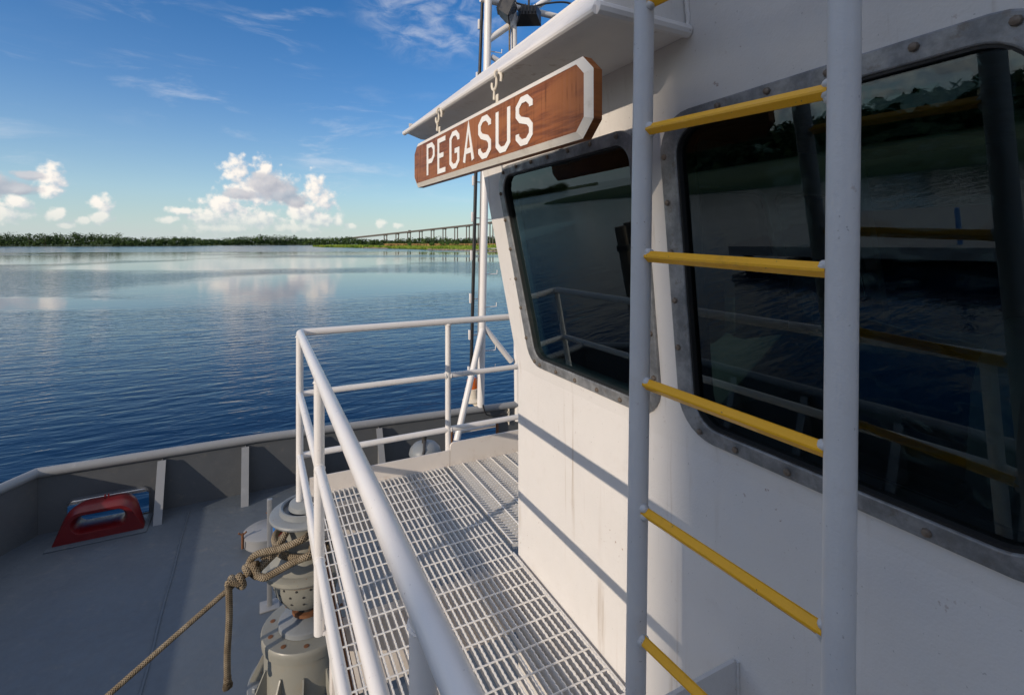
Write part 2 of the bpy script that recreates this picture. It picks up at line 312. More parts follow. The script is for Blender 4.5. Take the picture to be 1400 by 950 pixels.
# ------------------------------------------------------------------ mesh helper
class MB:
    def __init__(s): s.v = []; s.f = []; s.uv = []; s.mi = []; s.cur = 0
    def add(s, vs, fs, uvs=None):
        o = len(s.v); s.v += [tuple(v) for v in vs]
        for i, f in enumerate(fs):
            s.f.append([o+k for k in f]); s.uv.append(uvs[i] if uvs else None); s.mi.append(s.cur)
        return s
    def box(s, x0, x1, y0, y1, z0, z1):
        return s.hexa([(x0,y0,z0),(x1,y0,z0),(x1,y1,z0),(x0,y1,z0),(x0,y0,z1),(x1,y0,z1),(x1,y1,z1),(x0,y1,z1)])
    def hexa(s, v):
        return s.add(v, [(0,3,2,1),(4,5,6,7),(0,1,5,4),(1,2,6,5),(2,3,7,6),(3,0,4,7)])
    def bbox(s, x0, x1, y0, y1, z0, z1, bv):            # box with chamfered edges
        bm = bmesh.new(); bmesh.ops.create_cube(bm, size=1)
        for v in bm.verts: v.co = ((x0+x1)/2+v.co.x*(x1-x0), (y0+y1)/2+v.co.y*(y1-y0), (z0+z1)/2+v.co.z*(z1-z0))
        bmesh.ops.bevel(bm, geom=bm.edges[:], offset=bv, segments=2, affect='EDGES', profile=0.5)
        return s.bm(bm)
    def bm(s, bm, M=None):
        bm.verts.index_update()
        s.add([(M @ v.co) if M else v.co for v in bm.verts], [[v.index for v in f.verts] for f in bm.faces]); bm.free(); return s
    def tube(s, pts, r, n=12, cap=True, closed=False):
        P = [Vector(p) for p in pts]; m = len(P); rad = r if isinstance(r, (list, tuple)) else [r]*m
        vs, fs, uvs = [], [], []; prev = None; L = [0]
        for i in range(1, m): L.append(L[-1] + (P[i]-P[i-1]).length)
        for i in range(m):
            if closed: d = P[(i+1) % m] - P[i-1]
            else: d = P[min(i+1, m-1)] - P[max(i-1, 0)]
            d.normalize()
            if prev is None:
                a = Vector((0, 0, 1)) if abs(d.z) < 0.9 else Vector((1, 0, 0)); x = d.cross(a).normalized()
            else:
                x = prev - d*prev.dot(d); x.normalize()
            y = d.cross(x); prev = x
            k = 1.0
            if 0 < i < m-1 and not closed:
                ca = max(-0.5, min(1, (P[i]-P[i-1]).normalized().dot((P[i+1]-P[i]).normalized()))); k = 1/max(0.6, math.sqrt((1+ca)/2))
            for j in range(n):
                a = 2*math.pi*j/n; vs.append(P[i] + (x*math.cos(a)+y*math.sin(a))*rad[i]*(k if k < 1.05 else 1.0))
        for i in range(m if closed else m-1):
            i2 = (i+1) % m; la, lb = L[i], (L[i2] if i2 else L[i]+0.02)
            for j in range(n):
                fs.append((i*n+j, i*n+(j+1) % n, i2*n+(j+1) % n, i2*n+j))
                uvs.append([(la, j/n), (la, (j+1)/n), (lb, (j+1)/n), (lb, j/n)])
        if cap and not closed:
            fs.append(tuple(range(n))[::-1]); uvs.append([(0, 0)]*n)
            fs.append(tuple(range((m-1)*n, m*n))); uvs.append([(L[-1], 0)]*n)
        return s.add(vs, fs, uvs)
    def lathe(s, prof, c=(0, 0), n=40):
        vs, fs = [], []
        for (r, z) in prof:
            for j in range(n): a = 2*math.pi*j/n; vs.append((c[0]+r*math.cos(a), c[1]+r*math.sin(a), z))
        for i in range(len(prof)-1):
            for j in range(n): fs.append((i*n+j, i*n+(j+1) % n, (i+1)*n+(j+1) % n, (i+1)*n+j))
        fs.append(tuple(range(n))[::-1]); k = (len(prof)-1)*n; fs.append(tuple(range(k, k+n)))
        return s.add(vs, fs)
    def blob(s, c, r, sub=2, amp=0.2, seed=0, sc=(1, 1, 1)):
        rnd = random.Random(seed); bm = bmesh.new(); bmesh.ops.create_icosphere(bm, subdivisions=sub, radius=1)
        for v in bm.verts:
            k = r*(1+rnd.uniform(-amp, amp)); v.co = Vector((c[0]+v.co.x*k*sc[0], c[1]+v.co.y*k*sc[1], c[2]+v.co.z*k*sc[2]))
        return s.bm(bm)
    def mesh(s, name, mats, smooth=35):
        me = bpy.data.meshes.new(name); me.from_pydata(s.v, [], s.f); me.validate(clean_customdata=False)
        for mm in (mats if isinstance(mats, (list, tuple)) else [mats]): me.materials.append(MATS[mm])
        if any(u for u in s.uv) and len(me.polygons) == len(s.f):
            ul = me.uv_layers.new(name='UVMap')
            for poly, u in zip(me.polygons, s.uv):
                if u:
                    for li, q in zip(poly.loop_indices, u): ul.data[li].uv = q
        if len(me.polygons) == len(s.f): me.polygons.foreach_set('material_index', s.mi)
        bm = bmesh.new(); bm.from_mesh(me)
        if len(s.f) < 20000: bmesh.ops.recalc_face_normals(bm, faces=bm.faces)
        bm.to_mesh(me); bm.free()
        if smooth:
            me.polygons.foreach_set('use_smooth', [True]*len(me.polygons)); me.set_sharp_from_angle(angle=R(smooth))
        return me
    def build(s, name, mats, parent=None, smooth=35):
        return link(name, s.mesh(name, mats, smooth), parent)

def link(name, me, parent=None, M=None):
    o = bpy.data.objects.new(name, me); COL.objects.link(o)
    if parent is not None:
        o.parent = parent; o.matrix_parent_inverse = world_of(parent).inverted()
    if M is not None: o.matrix_basis = M
    return o
def world_of(o):
    M = o.matrix_basis.copy()
    return (world_of(o.parent) @ o.matrix_parent_inverse @ M) if o.parent else M
def tag(o, label=None, cat=None, group=None, kind=None):
    if label: o['label'] = label
    if cat: o['category'] = cat
    if group: o['group'] = group
    if kind: o['kind'] = kind
    return o
def thing(name, label, cat, loc=(0, 0, 0), group=None):
    o = bpy.data.objects.new(name, None); COL.objects.link(o); o.location = loc; o.empty_display_size = 0.2
    return tag(o, label, cat, group)
def roundpoly(pts, r, n=6):
    out = []; m = len(pts)
    for i in range(m):
        p = Vector(pts[i]); a = Vector(pts[i-1]) - p; b = Vector(pts[(i+1) % m]) - p
        la, lb = a.length, b.length; a.normalize(); b.normalize()
        ri = r[i] if isinstance(r, (list, tuple)) else r
        ang = a.angle(b); d = min(ri/math.tan(ang/2), la*0.49, lb*0.49); rr = d*math.tan(ang/2)
        c = p + (a+b).normalized()*(rr/math.sin(ang/2))
        p0, p1 = p+a*d, p+b*d; v0, v1 = p0-c, p1-c
        a0 = math.atan2(v0.y, v0.x); a1 = math.atan2(v1.y, v1.x); da = (a1-a0+math.pi) % (2*math.pi) - math.pi
        for k in range(n+1):
            q = a0+da*k/n; out.append((c.x+rr*math.cos(q), c.y+rr*math.sin(q)))
    return out
def plate(outer, holes, mapf, thick, mbo=None):
    """flat plate with holes, drawn in 2-D and placed by mapf(u, v, w); w runs through the thickness"""
    bm = bmesh.new(); loops = []
    for lp in [outer]+list(holes):
        vs = [bm.verts.new((u, v, 0)) for u, v in lp]; loops.append(vs)
        for i in range(len(vs)): bm.edges.new((vs[i], vs[(i+1) % len(vs)]))
    bmesh.ops.triangle_fill(bm, use_beauty=True, edges=bm.edges[:])
    bm.verts.index_update(); V = [(v.co.x, v.co.y) for v in bm.verts]; Fc = [[v.index for v in f.verts] for f in bm.faces]
    idx = [[v.index for v in lp] for lp in loops]; bm.free()
    n = len(V); vs = [mapf(u, v, 0) for u, v in V] + [mapf(u, v, thick) for u, v in V]
    fs = [f for f in Fc] + [[k+n for k in f[::-1]] for f in Fc]
    for lp in idx:
        for i in range(len(lp)):
            a, b = lp[i], lp[(i+1) % len(lp)]; fs.append((a, b, b+n, a+n))
    mb = mbo or MB(); mb.add(vs, fs); return mb
def corner_path(pts, r, n=6):
    """3-D polyline with rounded corners"""
    out = [Vector(pts[0])]
    for i in range(1, len(pts)-1):
        p = Vector(pts[i]); a = (Vector(pts[i-1])-p).normalized(); b = (Vector(pts[i+1])-p).normalized()
        p0, p1 = p+a*r, p+b*r
        for k in range(n+1):
            q = k/n; out.append((1-q)**2*p0 + 2*q*(1-q)*p + q*q*p1)
    out.append(Vector(pts[-1])); return out
def smooth_path(pts, n=8):
    P = [Vector(p) for p in pts]; out = []
    for i in range(len(P)-1):
        a, b, c, d = P[max(i-1, 0)], P[i], P[i+1], P[min(i+2, len(P)-1)]
        for k in range(n):
            q = k/n; out.append(0.5*((2*b)+(c-a)*q+(2*a-5*b+4*c-d)*q*q+(3*b-a-3*c+d)*q**3))
    out.append(P[-1]); return out
def ray(px, py):
    r = (px-700)/FPX; z = (HY-py)/FPX
    return Vector((r*CP+SP, -r*SP+CP, z))
def atd(px, py, d): return ray(px, py)*d        # used while measuring: a place at a depth from the survey of the photograph

# ================================================================== LARGE STRUCTURE
WZ = -4.5                       # water level below the lens
DZ = -3.05                      # main deck
GZ = -1.65                      # walkway grating top
# water
mb = MB(); rings = [0, 12, 30, 80, 200, 600, 2000, 9000]; n = 48; vs = [(0, 0, WZ)]; fs = []
for r in rings[1:]:
    for j in range(n): a = 2*math.pi*j/n; vs.append((r*math.cos(a), r*math.sin(a), WZ))
for j in range(n): fs.append((0, 1+j, 1+(j+1) % n))
for i in range(len(rings)-2):
    for j in range(n): fs.append((1+i*n+j, 1+(i+1)*n+j, 1+(i+1)*n+(j+1) % n, 1+i*n+(j+1) % n))
mb.add(vs, fs); tag(mb.build('water', 'water', smooth=0), kind='structure')

# main deck with the hull under it
mb = MB()
outline = [(-2.62, -9), (-2.62, 6.05), (-2.10, 6.89), (8.1, 6.89), (8.62, 6.05), (8.62, -9)]
plate(outline, [], lambda u, v, q: (u, v, DZ-q), 0.06, mb)
deck = mb.build('main_deck', 'deck_paint', smooth=0); tag(deck, kind='structure')
mb = MB(); hull_o = outline; hull_i = [(x*1.0, y) for x, y in outline]
vs = [(x, y, DZ-0.062) for x, y in outline] + [(x*0.97+0.1, y*0.97, WZ-1.2) for x, y in outline]
k = len(outline); mb.add(vs, [(i, (i+1) % k, k+(i+1) % k, k+i) for i in range(k)])
mb.build('hull', 'bulwark_paint', deck, smooth=0)
for x in (-0.72, 1.75):
    mb = MB(); mb.tube([(x+0.004*math.sin(i*1.7), -8+i*0.3, DZ+0.0005) for i in range(50)], 0.013, 6); mb.build('deck_seam', 'deck_paint', deck)

# ---------------------------------------------------------------- wheelhouse
wh = thing('wheelhouse', 'white steel wheelhouse with dark framed windows rising beside the grating walkway', 'wheelhouse', (1.23, 1.0, DZ))
TT = 0.10; TC = 1/math.sqrt(1+TT*TT); TS = TT*TC            # upper wall leans out 1 in 10
KZ = -0.66; WX = 1.23; YF = 2.35; RK = 0.213; YB = -4.5; RZ = 0.915
def mp_side(u, s, q): return (WX - s*TS + q*TC, u, KZ + s*TC + q*TS)
def sz(z): return (z-KZ)/TC
def yfront(z): return YF + RK*(z-KZ)
def win_loops(bl, tl, tr, br_, ro, ri):
    """corner points of the frame's outer edge -> outer loop, wall hole, glass edge"""
    def ins(a, t, bt):
        P = [Vector(p) for p in (bl, tl, tr, br_)]
        return [(P[0].x - a - 0.02*a, P[0].y+bt), (P[1].x - a - 0.02*a, P[1].y-t), (P[2].x+a, P[2].y-t), (P[3].x+a, P[3].y+bt)]
    return (roundpoly([bl, tl, tr, br_], ro, 7), roundpoly(ins(0.035, 0.03, 0.028), ro*0.75, 7), roundpoly(ins(0.062, 0.048, 0.045), ri, 7), roundpoly(ins(0.068, 0.054, 0.051), ri*0.92, 7))
zb, zt = -0.605, 0.395
WL = win_loops((2.195, sz(zb)), (2.395, sz(zt)), (1.272, sz(zt)), (1.272, sz(zb)), 0.12, 0.075)
WR = win_loops((1.187, sz(zb)), (1.187, sz(zt)), (0.267, sz(zt)), (0.267, sz(zb)), 0.125, 0.085)
WA = [[(y-1.6 if False else y, s) for y, s in lp] for lp in win_loops((-0.30, sz(zb)), (-0.30, sz(zt)), (-1.30, sz(zt)), (-1.30, sz(zb)), 0.12, 0.08)]
TH = 0.05
# lower side wall
mb = MB(); mb.box(WX, WX+TH, YB, YF, DZ, KZ); mb.build('lower_wall', 'wall_paint', wh)
# upper side wall
outer = [(YB, 0), (YB, sz(RZ)), (yfront(RZ), sz(RZ)), (YF, 0)]
plate(outer, [WL[1], WR[1], WA[1]], mp_side, TH).build('side_wall', 'wall_paint', wh, smooth=0)
# starboard wall (mirror) and front wall
XM = 2.98
def mp_star(u, s, q): x, y, z = mp_side(u, s, q); return (2*XM-x, y, z)
plate(outer, [], mp_star, TH).build('side_wall', 'wall_paint', wh, smooth=0)
mb = MB(); mb.box(2*XM-WX-TH, 2*XM-WX, YB, YF, DZ, KZ); mb.build('lower_wall', 'wall_paint', wh)
RC = 1/math.sqrt(1+RK*RK); RS = RK*RC
def mp_front(u, s, q): return (u, YF + s*RS - q*RC, KZ + s*RC + q*RS)
def sf(z): return (z-KZ)/RC
fo = [(WX+0.052, 0.0), (WX+0.052-TT*(RZ-KZ), sf(RZ)), (2*XM-WX-0.052+TT*(RZ-KZ), sf(RZ)), (2*XM-WX-0.052, 0.0)]
FW = []
for i in range(3):
    x0 = 1.36 + i*1.10; FW.append(roundpoly([(x0+1.0, sf(-0.55)), (x0+1.0, sf(0.40)), (x0, sf(0.40)), (x0, sf(-0.55))], 0.1, 6))
plate(fo, FW, mp_front, TH).build('front_wall', 'wall_paint', wh, smooth=0)
mb = MB(); mb.box(WX+0.052, 2*XM-WX-0.052, YF-TH, YF-0.001, DZ, KZ-0.002); mb.build('front_wall', 'wall_paint', wh)
mb = MB(); mb.box(WX+0.052, 2*XM-WX-0.052, YB, YB+TH, DZ, RZ-0.02); mb.build('rear_wall', 'wall_paint', wh)
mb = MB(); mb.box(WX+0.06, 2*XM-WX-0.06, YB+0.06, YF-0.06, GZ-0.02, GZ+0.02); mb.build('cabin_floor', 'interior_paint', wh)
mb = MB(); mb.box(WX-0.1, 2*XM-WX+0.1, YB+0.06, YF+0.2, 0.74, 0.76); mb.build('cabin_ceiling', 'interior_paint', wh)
# dark lining inside the walls
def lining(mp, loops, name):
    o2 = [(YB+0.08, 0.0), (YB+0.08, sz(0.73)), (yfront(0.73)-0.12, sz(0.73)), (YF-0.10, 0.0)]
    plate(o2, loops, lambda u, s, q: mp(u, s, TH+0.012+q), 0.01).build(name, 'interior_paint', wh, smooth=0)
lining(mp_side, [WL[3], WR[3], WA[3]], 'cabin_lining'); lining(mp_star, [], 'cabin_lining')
# windows: frame > gasket, pane, bolt
bb = MB(); bb.lathe([(0.0095, 0.0), (0.0095, 0.003), (0.0075, 0.0068), (0.004, 0.0082), (0.0005, 0.0085)], n=8)
BOLT = bb.mesh('bolt', 'bolt_metal')
def window(loops, mp, bolts=True, dens=0.152, thin=False):
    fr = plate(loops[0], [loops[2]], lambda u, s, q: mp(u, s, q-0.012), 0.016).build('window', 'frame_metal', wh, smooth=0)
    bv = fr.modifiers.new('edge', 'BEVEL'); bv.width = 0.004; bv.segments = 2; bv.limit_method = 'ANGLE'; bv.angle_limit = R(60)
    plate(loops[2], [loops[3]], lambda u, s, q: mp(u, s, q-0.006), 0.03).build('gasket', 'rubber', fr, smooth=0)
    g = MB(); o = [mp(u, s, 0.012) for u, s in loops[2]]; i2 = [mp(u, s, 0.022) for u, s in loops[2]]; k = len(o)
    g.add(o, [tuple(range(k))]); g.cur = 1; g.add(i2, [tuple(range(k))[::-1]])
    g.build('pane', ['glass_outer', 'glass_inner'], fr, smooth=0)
    if bolts:
        L = loops[0]; cx = sum(p[0] for p in L)/len(L); cy = sum(p[1] for p in L)/len(L)
        acc = 0.05; rnd = random.Random(3)
        for i in range(len(L)):
            a = Vector(L[i]); b = Vector(L[(i+1) % len(L)]); seg = (b-a).length; d = 0.0
            while seg-d > acc:
                d += acc; acc = dens*rnd.uniform(0.94, 1.06); p = a.lerp(b, d/seg); nrm = Vector((-(b-a).y, (b-a).x)).normalized()
                if nrm.dot(Vector((cx, cy))-p) < 0: nrm = -nrm
                p = p + nrm*0.019
                base = Vector(mp(p.x, p.y, -0.0125)); out = (Vector(mp(p.x, p.y, -1))-Vector(mp(p.x, p.y, 0))).normalized()
                M = Matrix.Translation(base) @ out.to_track_quat('Z', 'Y').to_matrix().to_4x4()
                link('bolt', BOLT, fr, M)
            acc -= (seg-d)
    return fr
window(WL, mp_side); window(WR, mp_side); window(WA, mp_side)
def scale_loop(L, k):
    cx = sum(p[0] for p in L)/len(L); cy = sum(p[1] for p in L)/len(L)
    return [(cx+(u-cx)*(1+k/0.5), cy+(v-cy)*(1+k/0.48)) for u, v in L]
for L in FW: window((scale_loop(L, 0.03), L, scale_loop(L, -0.02), scale_loop(L, -0.03)), mp_front, False)
# eave: wedge shaped overhang on the port side with a rounded lip, then the roof
EA, EB = (0.778, 1.053), (0.712, 2.69)           # outer edge aft and forward
EZ = 0.60
def wallx(z): return WX - TT*(z-KZ)
mb = MB()
def esec(x, y): return [(x, y, EZ), (wallx(EZ)-0.002, y, EZ), (wallx(0.905)-0.002, y, 0.905), (x+0.035, y, EZ+0.052)]
A, B = esec(*EA), esec(*EB)
mb.add(A+B, [(0, 3, 2, 1), (4, 5, 6, 7), (0, 1, 5, 4), (1, 2, 6, 5), (2, 3, 7, 6), (3, 0, 4, 7)])
mb.build('eave', 'wall_paint', wh, smooth=0)
mb = MB(); mb.tube([(EA[0]-0.004, EA[1]-0.006, EZ+0.004), (EB[0]-0.004, EB[1]+0.01, EZ+0.004)], 0.0125, 10)
mb.build('eave_lip', 'rail_paint', wh)
mb = MB(); mb.tube([(EA[0]-0.002, EA[1]-0.004, EZ+0.010), (wallx(EZ)-0.004, EA[1]-0.004, EZ+0.010)], 0.019, 10); mb.build('eave_lip', 'rail_paint', wh)
mb = MB(); mb.box(wallx(RZ)+0.001, 2*XM-wallx(RZ)-0.001, YB, 2.64, RZ+0.001, RZ+0.012); mb.build('roof', 'rail_paint', wh)
mb = MB(); v = [(EB[0]+0.05, 2.45, EZ+0.003), (2*XM-EB[0]-0.05, 2.45, EZ+0.003), (2*XM-EB[0], 2.80, EZ+0.003), (EB[0], 2.69, EZ+0.003)]
mb.hexa([(EB[0]+0.02, 2.6961, EZ), (2*XM-EB[0]-0.02, 2.6961, EZ), (2*XM-EB[0]-0.2, 2.80, EZ), (EB[0]+0.12, 2.80, EZ),
         (EB[0]+0.02, 2.6961, EZ+0.06), (2*XM-EB[0]-0.02, 2.6961, EZ+0.06), (2*XM-EB[0]-0.2, 2.80, EZ+0.05), (EB[0]+0.12, 2.80, EZ+0.05)])
mb.build('eave', 'wall_paint', wh, smooth=0)
# weld bead between eave end and wall
def bead(name, a, b, r, m, parent, seed=0):
    rnd = random.Random(seed); a, b = Vector(a), Vector(b); k = max(4, int((b-a).length/0.008)); mb = MB()
    mb.tube([a.lerp(b, i/k) + Vector((rnd.uniform(-1, 1), rnd.uniform(-1, 1), rnd.uniform(-1, 1)))*r*0.18 for i in range(k+1)], [r*rnd.uniform(0.8, 1.2) for i in range(k+1)], 6)
    return mb.build(name, m, parent)
bead('weld', (wallx(EZ)-0.004, EA[1]-0.008, EZ+0.01), (wallx(0.9)-0.004, EA[1]-0.008, 0.9), 0.006, 'rail_paint', wh, 1)
# console and helm seat just inside the glass
cs = thing('helm_console', 'dark control console behind the forward wheelhouse windows', 'console', (2.6, 1.9, GZ+0.02))
mb = MB(); mb.hexa([(1.6, 1.5, GZ+0.02), (4.2, 1.5, GZ+0.02), (4.2, 2.2, GZ+0.02), (1.6, 2.2, GZ+0.02), (1.6, 1.6, -0.75), (4.2, 1.6, -0.75), (4.2, 2.2, -0.55), (1.6, 2.2, -0.55)]); mb.build('desk', 'interior_pale', cs, smooth=0)
for i in range(3):
    mb = MB(); mb.bbox(1.75+i*0.75, 2.25+i*0.75, 2.02, 2.10, -0.54, -0.22, 0.015); mb.build('monitor', 'black_plastic', cs)
sc = thing('helm_chair', 'dark padded helm chair with rounded back behind the aft window glass', 'chair', (2.0, 0.9, GZ+0.02))
mb = MB(); mb.lathe([(0.26, GZ+0.02), (0.26, GZ+0.05), (0.05, GZ+0.08), (0.05, -1.02)], (2.0, 0.9), 20); mb.build('pedestal', 'dark_steel', sc)
mb = MB(); mb.bbox(1.75, 2.25, 0.66, 1.14, -1.02, -0.90, 0.04); mb.build('seat', 'interior_pale', sc)
bm = roundpoly([(1.76, -0.88), (2.24, -0.88), (2.24, -0.22), (1.76, -0.22)], [0.05, 0.05, 0.23, 0.23], 8)
plate(bm, [], lambda u, v, q: (u, 0.58+q-0.1*(v+0.9)*0.5, v), 0.10).build('backrest', 'interior_pale', sc, smooth=0)
for x in (1.72, 2.26):
    mb = MB(); mb.bbox(x-0.03, x+0.05, 0.66, 1.05, -0.72, -0.66, 0.015); mb.build('armrest', 'black_plastic', sc)

# ---------------------------------------------------------------- walkway of steel grating
wk = thing('walkway', 'white painted open steel grating walkway along the wheelhouse wall', 'walkway', (0.75, 1.0, GZ))
x0, x1, y0, y1 = 0.288, 1.205, -1.6, 3.500
def bar_mesh(length, pitch=0.026, h=0.032, t=0.0048, tooth=0.0035):
    k = int(length/pitch); prof = []
    for i in range(k):
        a = i*pitch; prof += [(a, 0.0), (a+pitch*0.45, 0.0), (a+pitch*0.62, -tooth), (a+pitch*0.86, -tooth)]
    prof.append((length, 0.0)); vs = []; fs = []
    for (a, z) in prof:
        vs += [(-t/2, a, z), (t/2, a, z), (-t/2, a, -h), (t/2, a, -h)]
    for i in range(len(prof)-1):
        o, p = 4*i, 4*i+4
        fs += [(o, o+1, p+1, p), (o, p, p+2, o+2), (o+1, o+3, p+3, p+1)]
    mb = MB(); mb.add(vs, fs); return mb.mesh('bearing_bar', 'grating_paint', smooth=0)
BM1 = bar_mesh(y1-y0)
nb = int(round((x1-x0)/0.0305))
for i in range(nb+1):
    x = x0+i*(x1-x0)/nb; link('bearing_bar', BM1, wk, Matrix.Translation((x, y0, GZ)))
rm = MB(); rnd = random.Random(5); k = 40
rm.tube([(x0+(x1-x0)*i/k, 0, 0) for i in range(k+1)], [0.0036+0.0006*(i % 2) for i in range(k+1)], 6); ROD = rm.mesh('cross_rod', 'grating_paint')
y = y0+0.06
while y < y1-0.02:
    link('cross_rod', ROD, wk, Matrix.Translation((0, y, GZ-0.0028))); y += 0.1147
# forward panel in front of the wheelhouse: bars run athwart
px0, px1, py0, py1 = 1.240, 4.72, 2.44, 3.500
BM2 = bar_mesh(px1-px0)
k = int((py1-py0)/0.030)
for i in range(k+1):
    link('bearing_bar', BM2, wk, Matrix.Translation((px0, py0+i*(py1-py0)/k, GZ)) @ Matrix.Rotation(R(-90), 4, 'Z'))
rm = MB(); rm.tube([(0, py0+(py1-py0)*i/30, 0) for i in range(31)], 0.0042, 6); ROD2 = rm.mesh('cross_rod', 'grating_paint')
x = px0+0.004
while x < px1:
    link('cross_rod', ROD2, wk, Matrix.Translation((x, 0, GZ+0.001))); x += 0.1147
# banding, side frame, cross beams, toe plates
def part_box(name, m, parent, *a, bv=0.0, smooth=35):
    mb = MB()
    if bv: mb.bbox(*a, bv)
    else: mb.box(*a)
    return mb.build(name, m, parent, smooth)
part_box('edge_band', 'grating_paint', wk, x0-0.010, x0-0.0035, y0, y1, GZ-0.034, GZ+0.001)
part_box('edge_band', 'grating_paint', wk, x1+0.0035, x1+0.009, y0, YF+0.02, GZ-0.034, GZ+0.001)
part_box('edge_band', 'grating_paint', wk, x0-0.010, x1+0.009, y1+0.001, y1+0.007, GZ-0.034, GZ+0.0005)
part_box('side_frame', 'grating_paint', wk, x0-0.022, x0-0.012, y0, y1+0.008, GZ-0.13, GZ-0.008)
part_box('side_frame', 'rusty_steel', wk, x0-0.012, x0+0.045, y0, y1+0.006, GZ-0.052, GZ-0.044)
for (ya, yb, za) in ((2.30, 2.375, -2.02), (0.75, 0.82, -1.95), (3.38, 3.46, -1.9)):
    part_box('cross_beam', 'toe_paint', wk, x0-0.008, WX-0.003, ya, yb, za, GZ-0.056, bv=0.004)
part_box('cross_beam', 'toe_paint', wk, x0+0.36, WX-0.003, 1.15, 1.65, -2.45, -2.43)
part_box('toe_plate', 'toe_paint', wk, x0+0.005, 1.262, y1+0.010, y1+0.020, GZ-0.03, GZ+0.112)
tp = roundpoly([(1.266, GZ-0.03), (4.7, GZ-0.03), (4.7, GZ+0.165), (1.266, GZ+0.165)], [0.005, 0.005, 0.02, 0.03], 5)
plate(tp, [], lambda u, v, q: (u, y1+0.009+q, v), 0.016).build('toe_plate', 'toe_paint', wk, smooth=0)

# ---------------------------------------------------------------- guard rail round the walkway
gr = thing('guard_rail', 'white three bar pipe railing around the corner of the grating walkway', 'railing', (0.235, 3.55, GZ))
RX, RYF = 0.235, 3.55
ZR = (-0.586, -0.99, -1.395)
for i, (z, r) in enumerate(zip(ZR, (0.0242, 0.0205, 0.0205))):
    if i == 0: pts = corner_path([(RX, -1.55, z), (RX, RYF, z), (5.7, RYF, z)], 0.045, 7)
    else: pts = [(RX, -1.55, z), (RX, RYF, z), (5.7, RYF, z)]
    if i == 0:
        mb = MB(); mb.tube(pts, r, 20); mb.build('top_rail', 'rail_paint', gr, smooth=60)
    else:
        mb = MB(); mb.tube(pts[:2], r, 16); mb.build('mid_rail' if i == 1 else 'lower_rail', 'rail_paint', gr, smooth=60)
        mb = MB(); mb.tube(pts[1:], r, 16); mb.build('mid_rail' if i == 1 else 'lower_rail', 'rail_paint', gr, smooth=60)
def ring_weld(c, axis, r, parent, seed, mname='rail_paint'):
    rnd = random.Random(seed); q = Vector(axis).to_track_quat('Z', 'Y'); mb = MB(); k = 18; pts = []
    for i in range(k):
        a = 2*math.pi*i/k; pts.append(Vector(c) + q @ Vector((r*math.cos(a), r*math.sin(a), rnd.uniform(-0.0015, 0.0015))))
    mb.tube(pts, [0.0045*rnd.uniform(0.75, 1.25) for i in range(k)], 6, closed=True); return mb.build('weld', mname, parent)
for j, (x, y) in enumerate(((RX, RYF), (RX, 2.35), (RX, 0.78), (RX, -0.8), (1.262, RYF), (2.45, RYF), (3.65, RYF), (4.85, RYF))):
    zb_ = GZ-0.075
    mb = MB(); mb.tube([(x, y, zb_), (x, y, ZR[0]-0.012)], 0.0225 if x == RX else 0.021, 18); mb.build('post', 'rail_paint', gr, smooth=60)
    ring_weld((x, y, ZR[0]-0.027), (0, 0, 1), 0.0225, gr, j)
    if x == RX and j:
        ring_weld((x, y-0.023, ZR[1]), (0, 1, 0), 0.020, gr, j+20); ring_weld((x, y-0.023, ZR[2]), (0, 1, 0), 0.020, gr, j+40)
    elif x > 1:
        ring_weld((x-0.021, y, ZR[1]), (1, 0, 0), 0.0205, gr, j+20); ring_weld((x+0.021, y, ZR[1]), (1, 0, 0), 0.0205, gr, j+30); ring_weld((x+0.021, y, ZR[2]), (1, 0, 0), 0.0205, gr, j+50)
    if x == RX: part_box('post_bracket', 'rail_paint', gr, x+0.012, x0-0.0225, y-0.03, y+0.03, GZ-0.07, GZ-0.062)

# ---------------------------------------------------------------- ladder
ld = thing('ladder', 'white pipe ladder with yellow rungs standing against the wheelhouse wall', 'ladder', (0.84, 0.71, DZ))
LA, LB = (0.827, 0.936), (0.862, 0.488)          # pipe centres at lens height
LEAN = 0.016
def lp(P, z): return Vector((P[0]+LEAN*z, P[1], z))
for P in (LA, LB):
    mb = MB(); mb.tube([lp(P, DZ), lp(P, -1.0), lp(P, 0.2), lp(P, 2.0)], 0.0242, 24); mb.build('stringer', 'ladder_paint', ld, smooth=60)
for k in range(-7, 6):
    z = -0.030 + k*0.304
    a, b = lp(LA, z), lp(LB, z-0.016); d = (b-a).normalized(); a2 = a+d*0.021; b2 = b-d*0.021
    up = Vector((0, 0, 1)); sd = d.cross(up).normalized(); up = sd.cross(d).normalized(); h = 0.0155; ch = 0.0022
    prof = []
    for (ux, vx) in ((1, 0), (0, 1), (-1, 0), (0, -1)):
        tx, ty = -vx, ux
        prof += [sd*(ux*(h-ch))+up*(vx*(h-ch)) - (sd*tx+up*ty)*ch, sd*(ux*(h-ch))+up*(vx*(h-ch)) + (sd*tx+up*ty)*ch]
    kk = 8; vs = []; fs = []
    for i in range(kk+1):
        c = a2.lerp(b2, i/kk); vs += [c+q for q in prof]
    for i in range(kk):
        for j in range(8): fs.append((i*8+j, i*8+(j+1) % 8, i*8+8+(j+1) % 8, i*8+8+j))
    fs.append(tuple(range(8))); fs.append(tuple(range(kk*8, kk*8+8))[::-1])
    mb = MB(); mb.add(vs, fs); mb.build('rung', 'yellow_paint', ld, smooth=20)
    for e, (c, sgn) in enumerate(((a+d*0.0235, 1), (b-d*0.0235, -1))):
        mb = MB(); rnd = random.Random(k*2+e)
        for q in range(5): mb.blob(c + Vector((rnd.uniform(-.006, .006), rnd.uniform(-.003, .003), rnd.uniform(-.012, .012))), rnd.uniform(0.008, 0.0125), 2, 0.10, k*10+q)
        mb.build('weld', 'ladder_paint', ld, smooth=180)
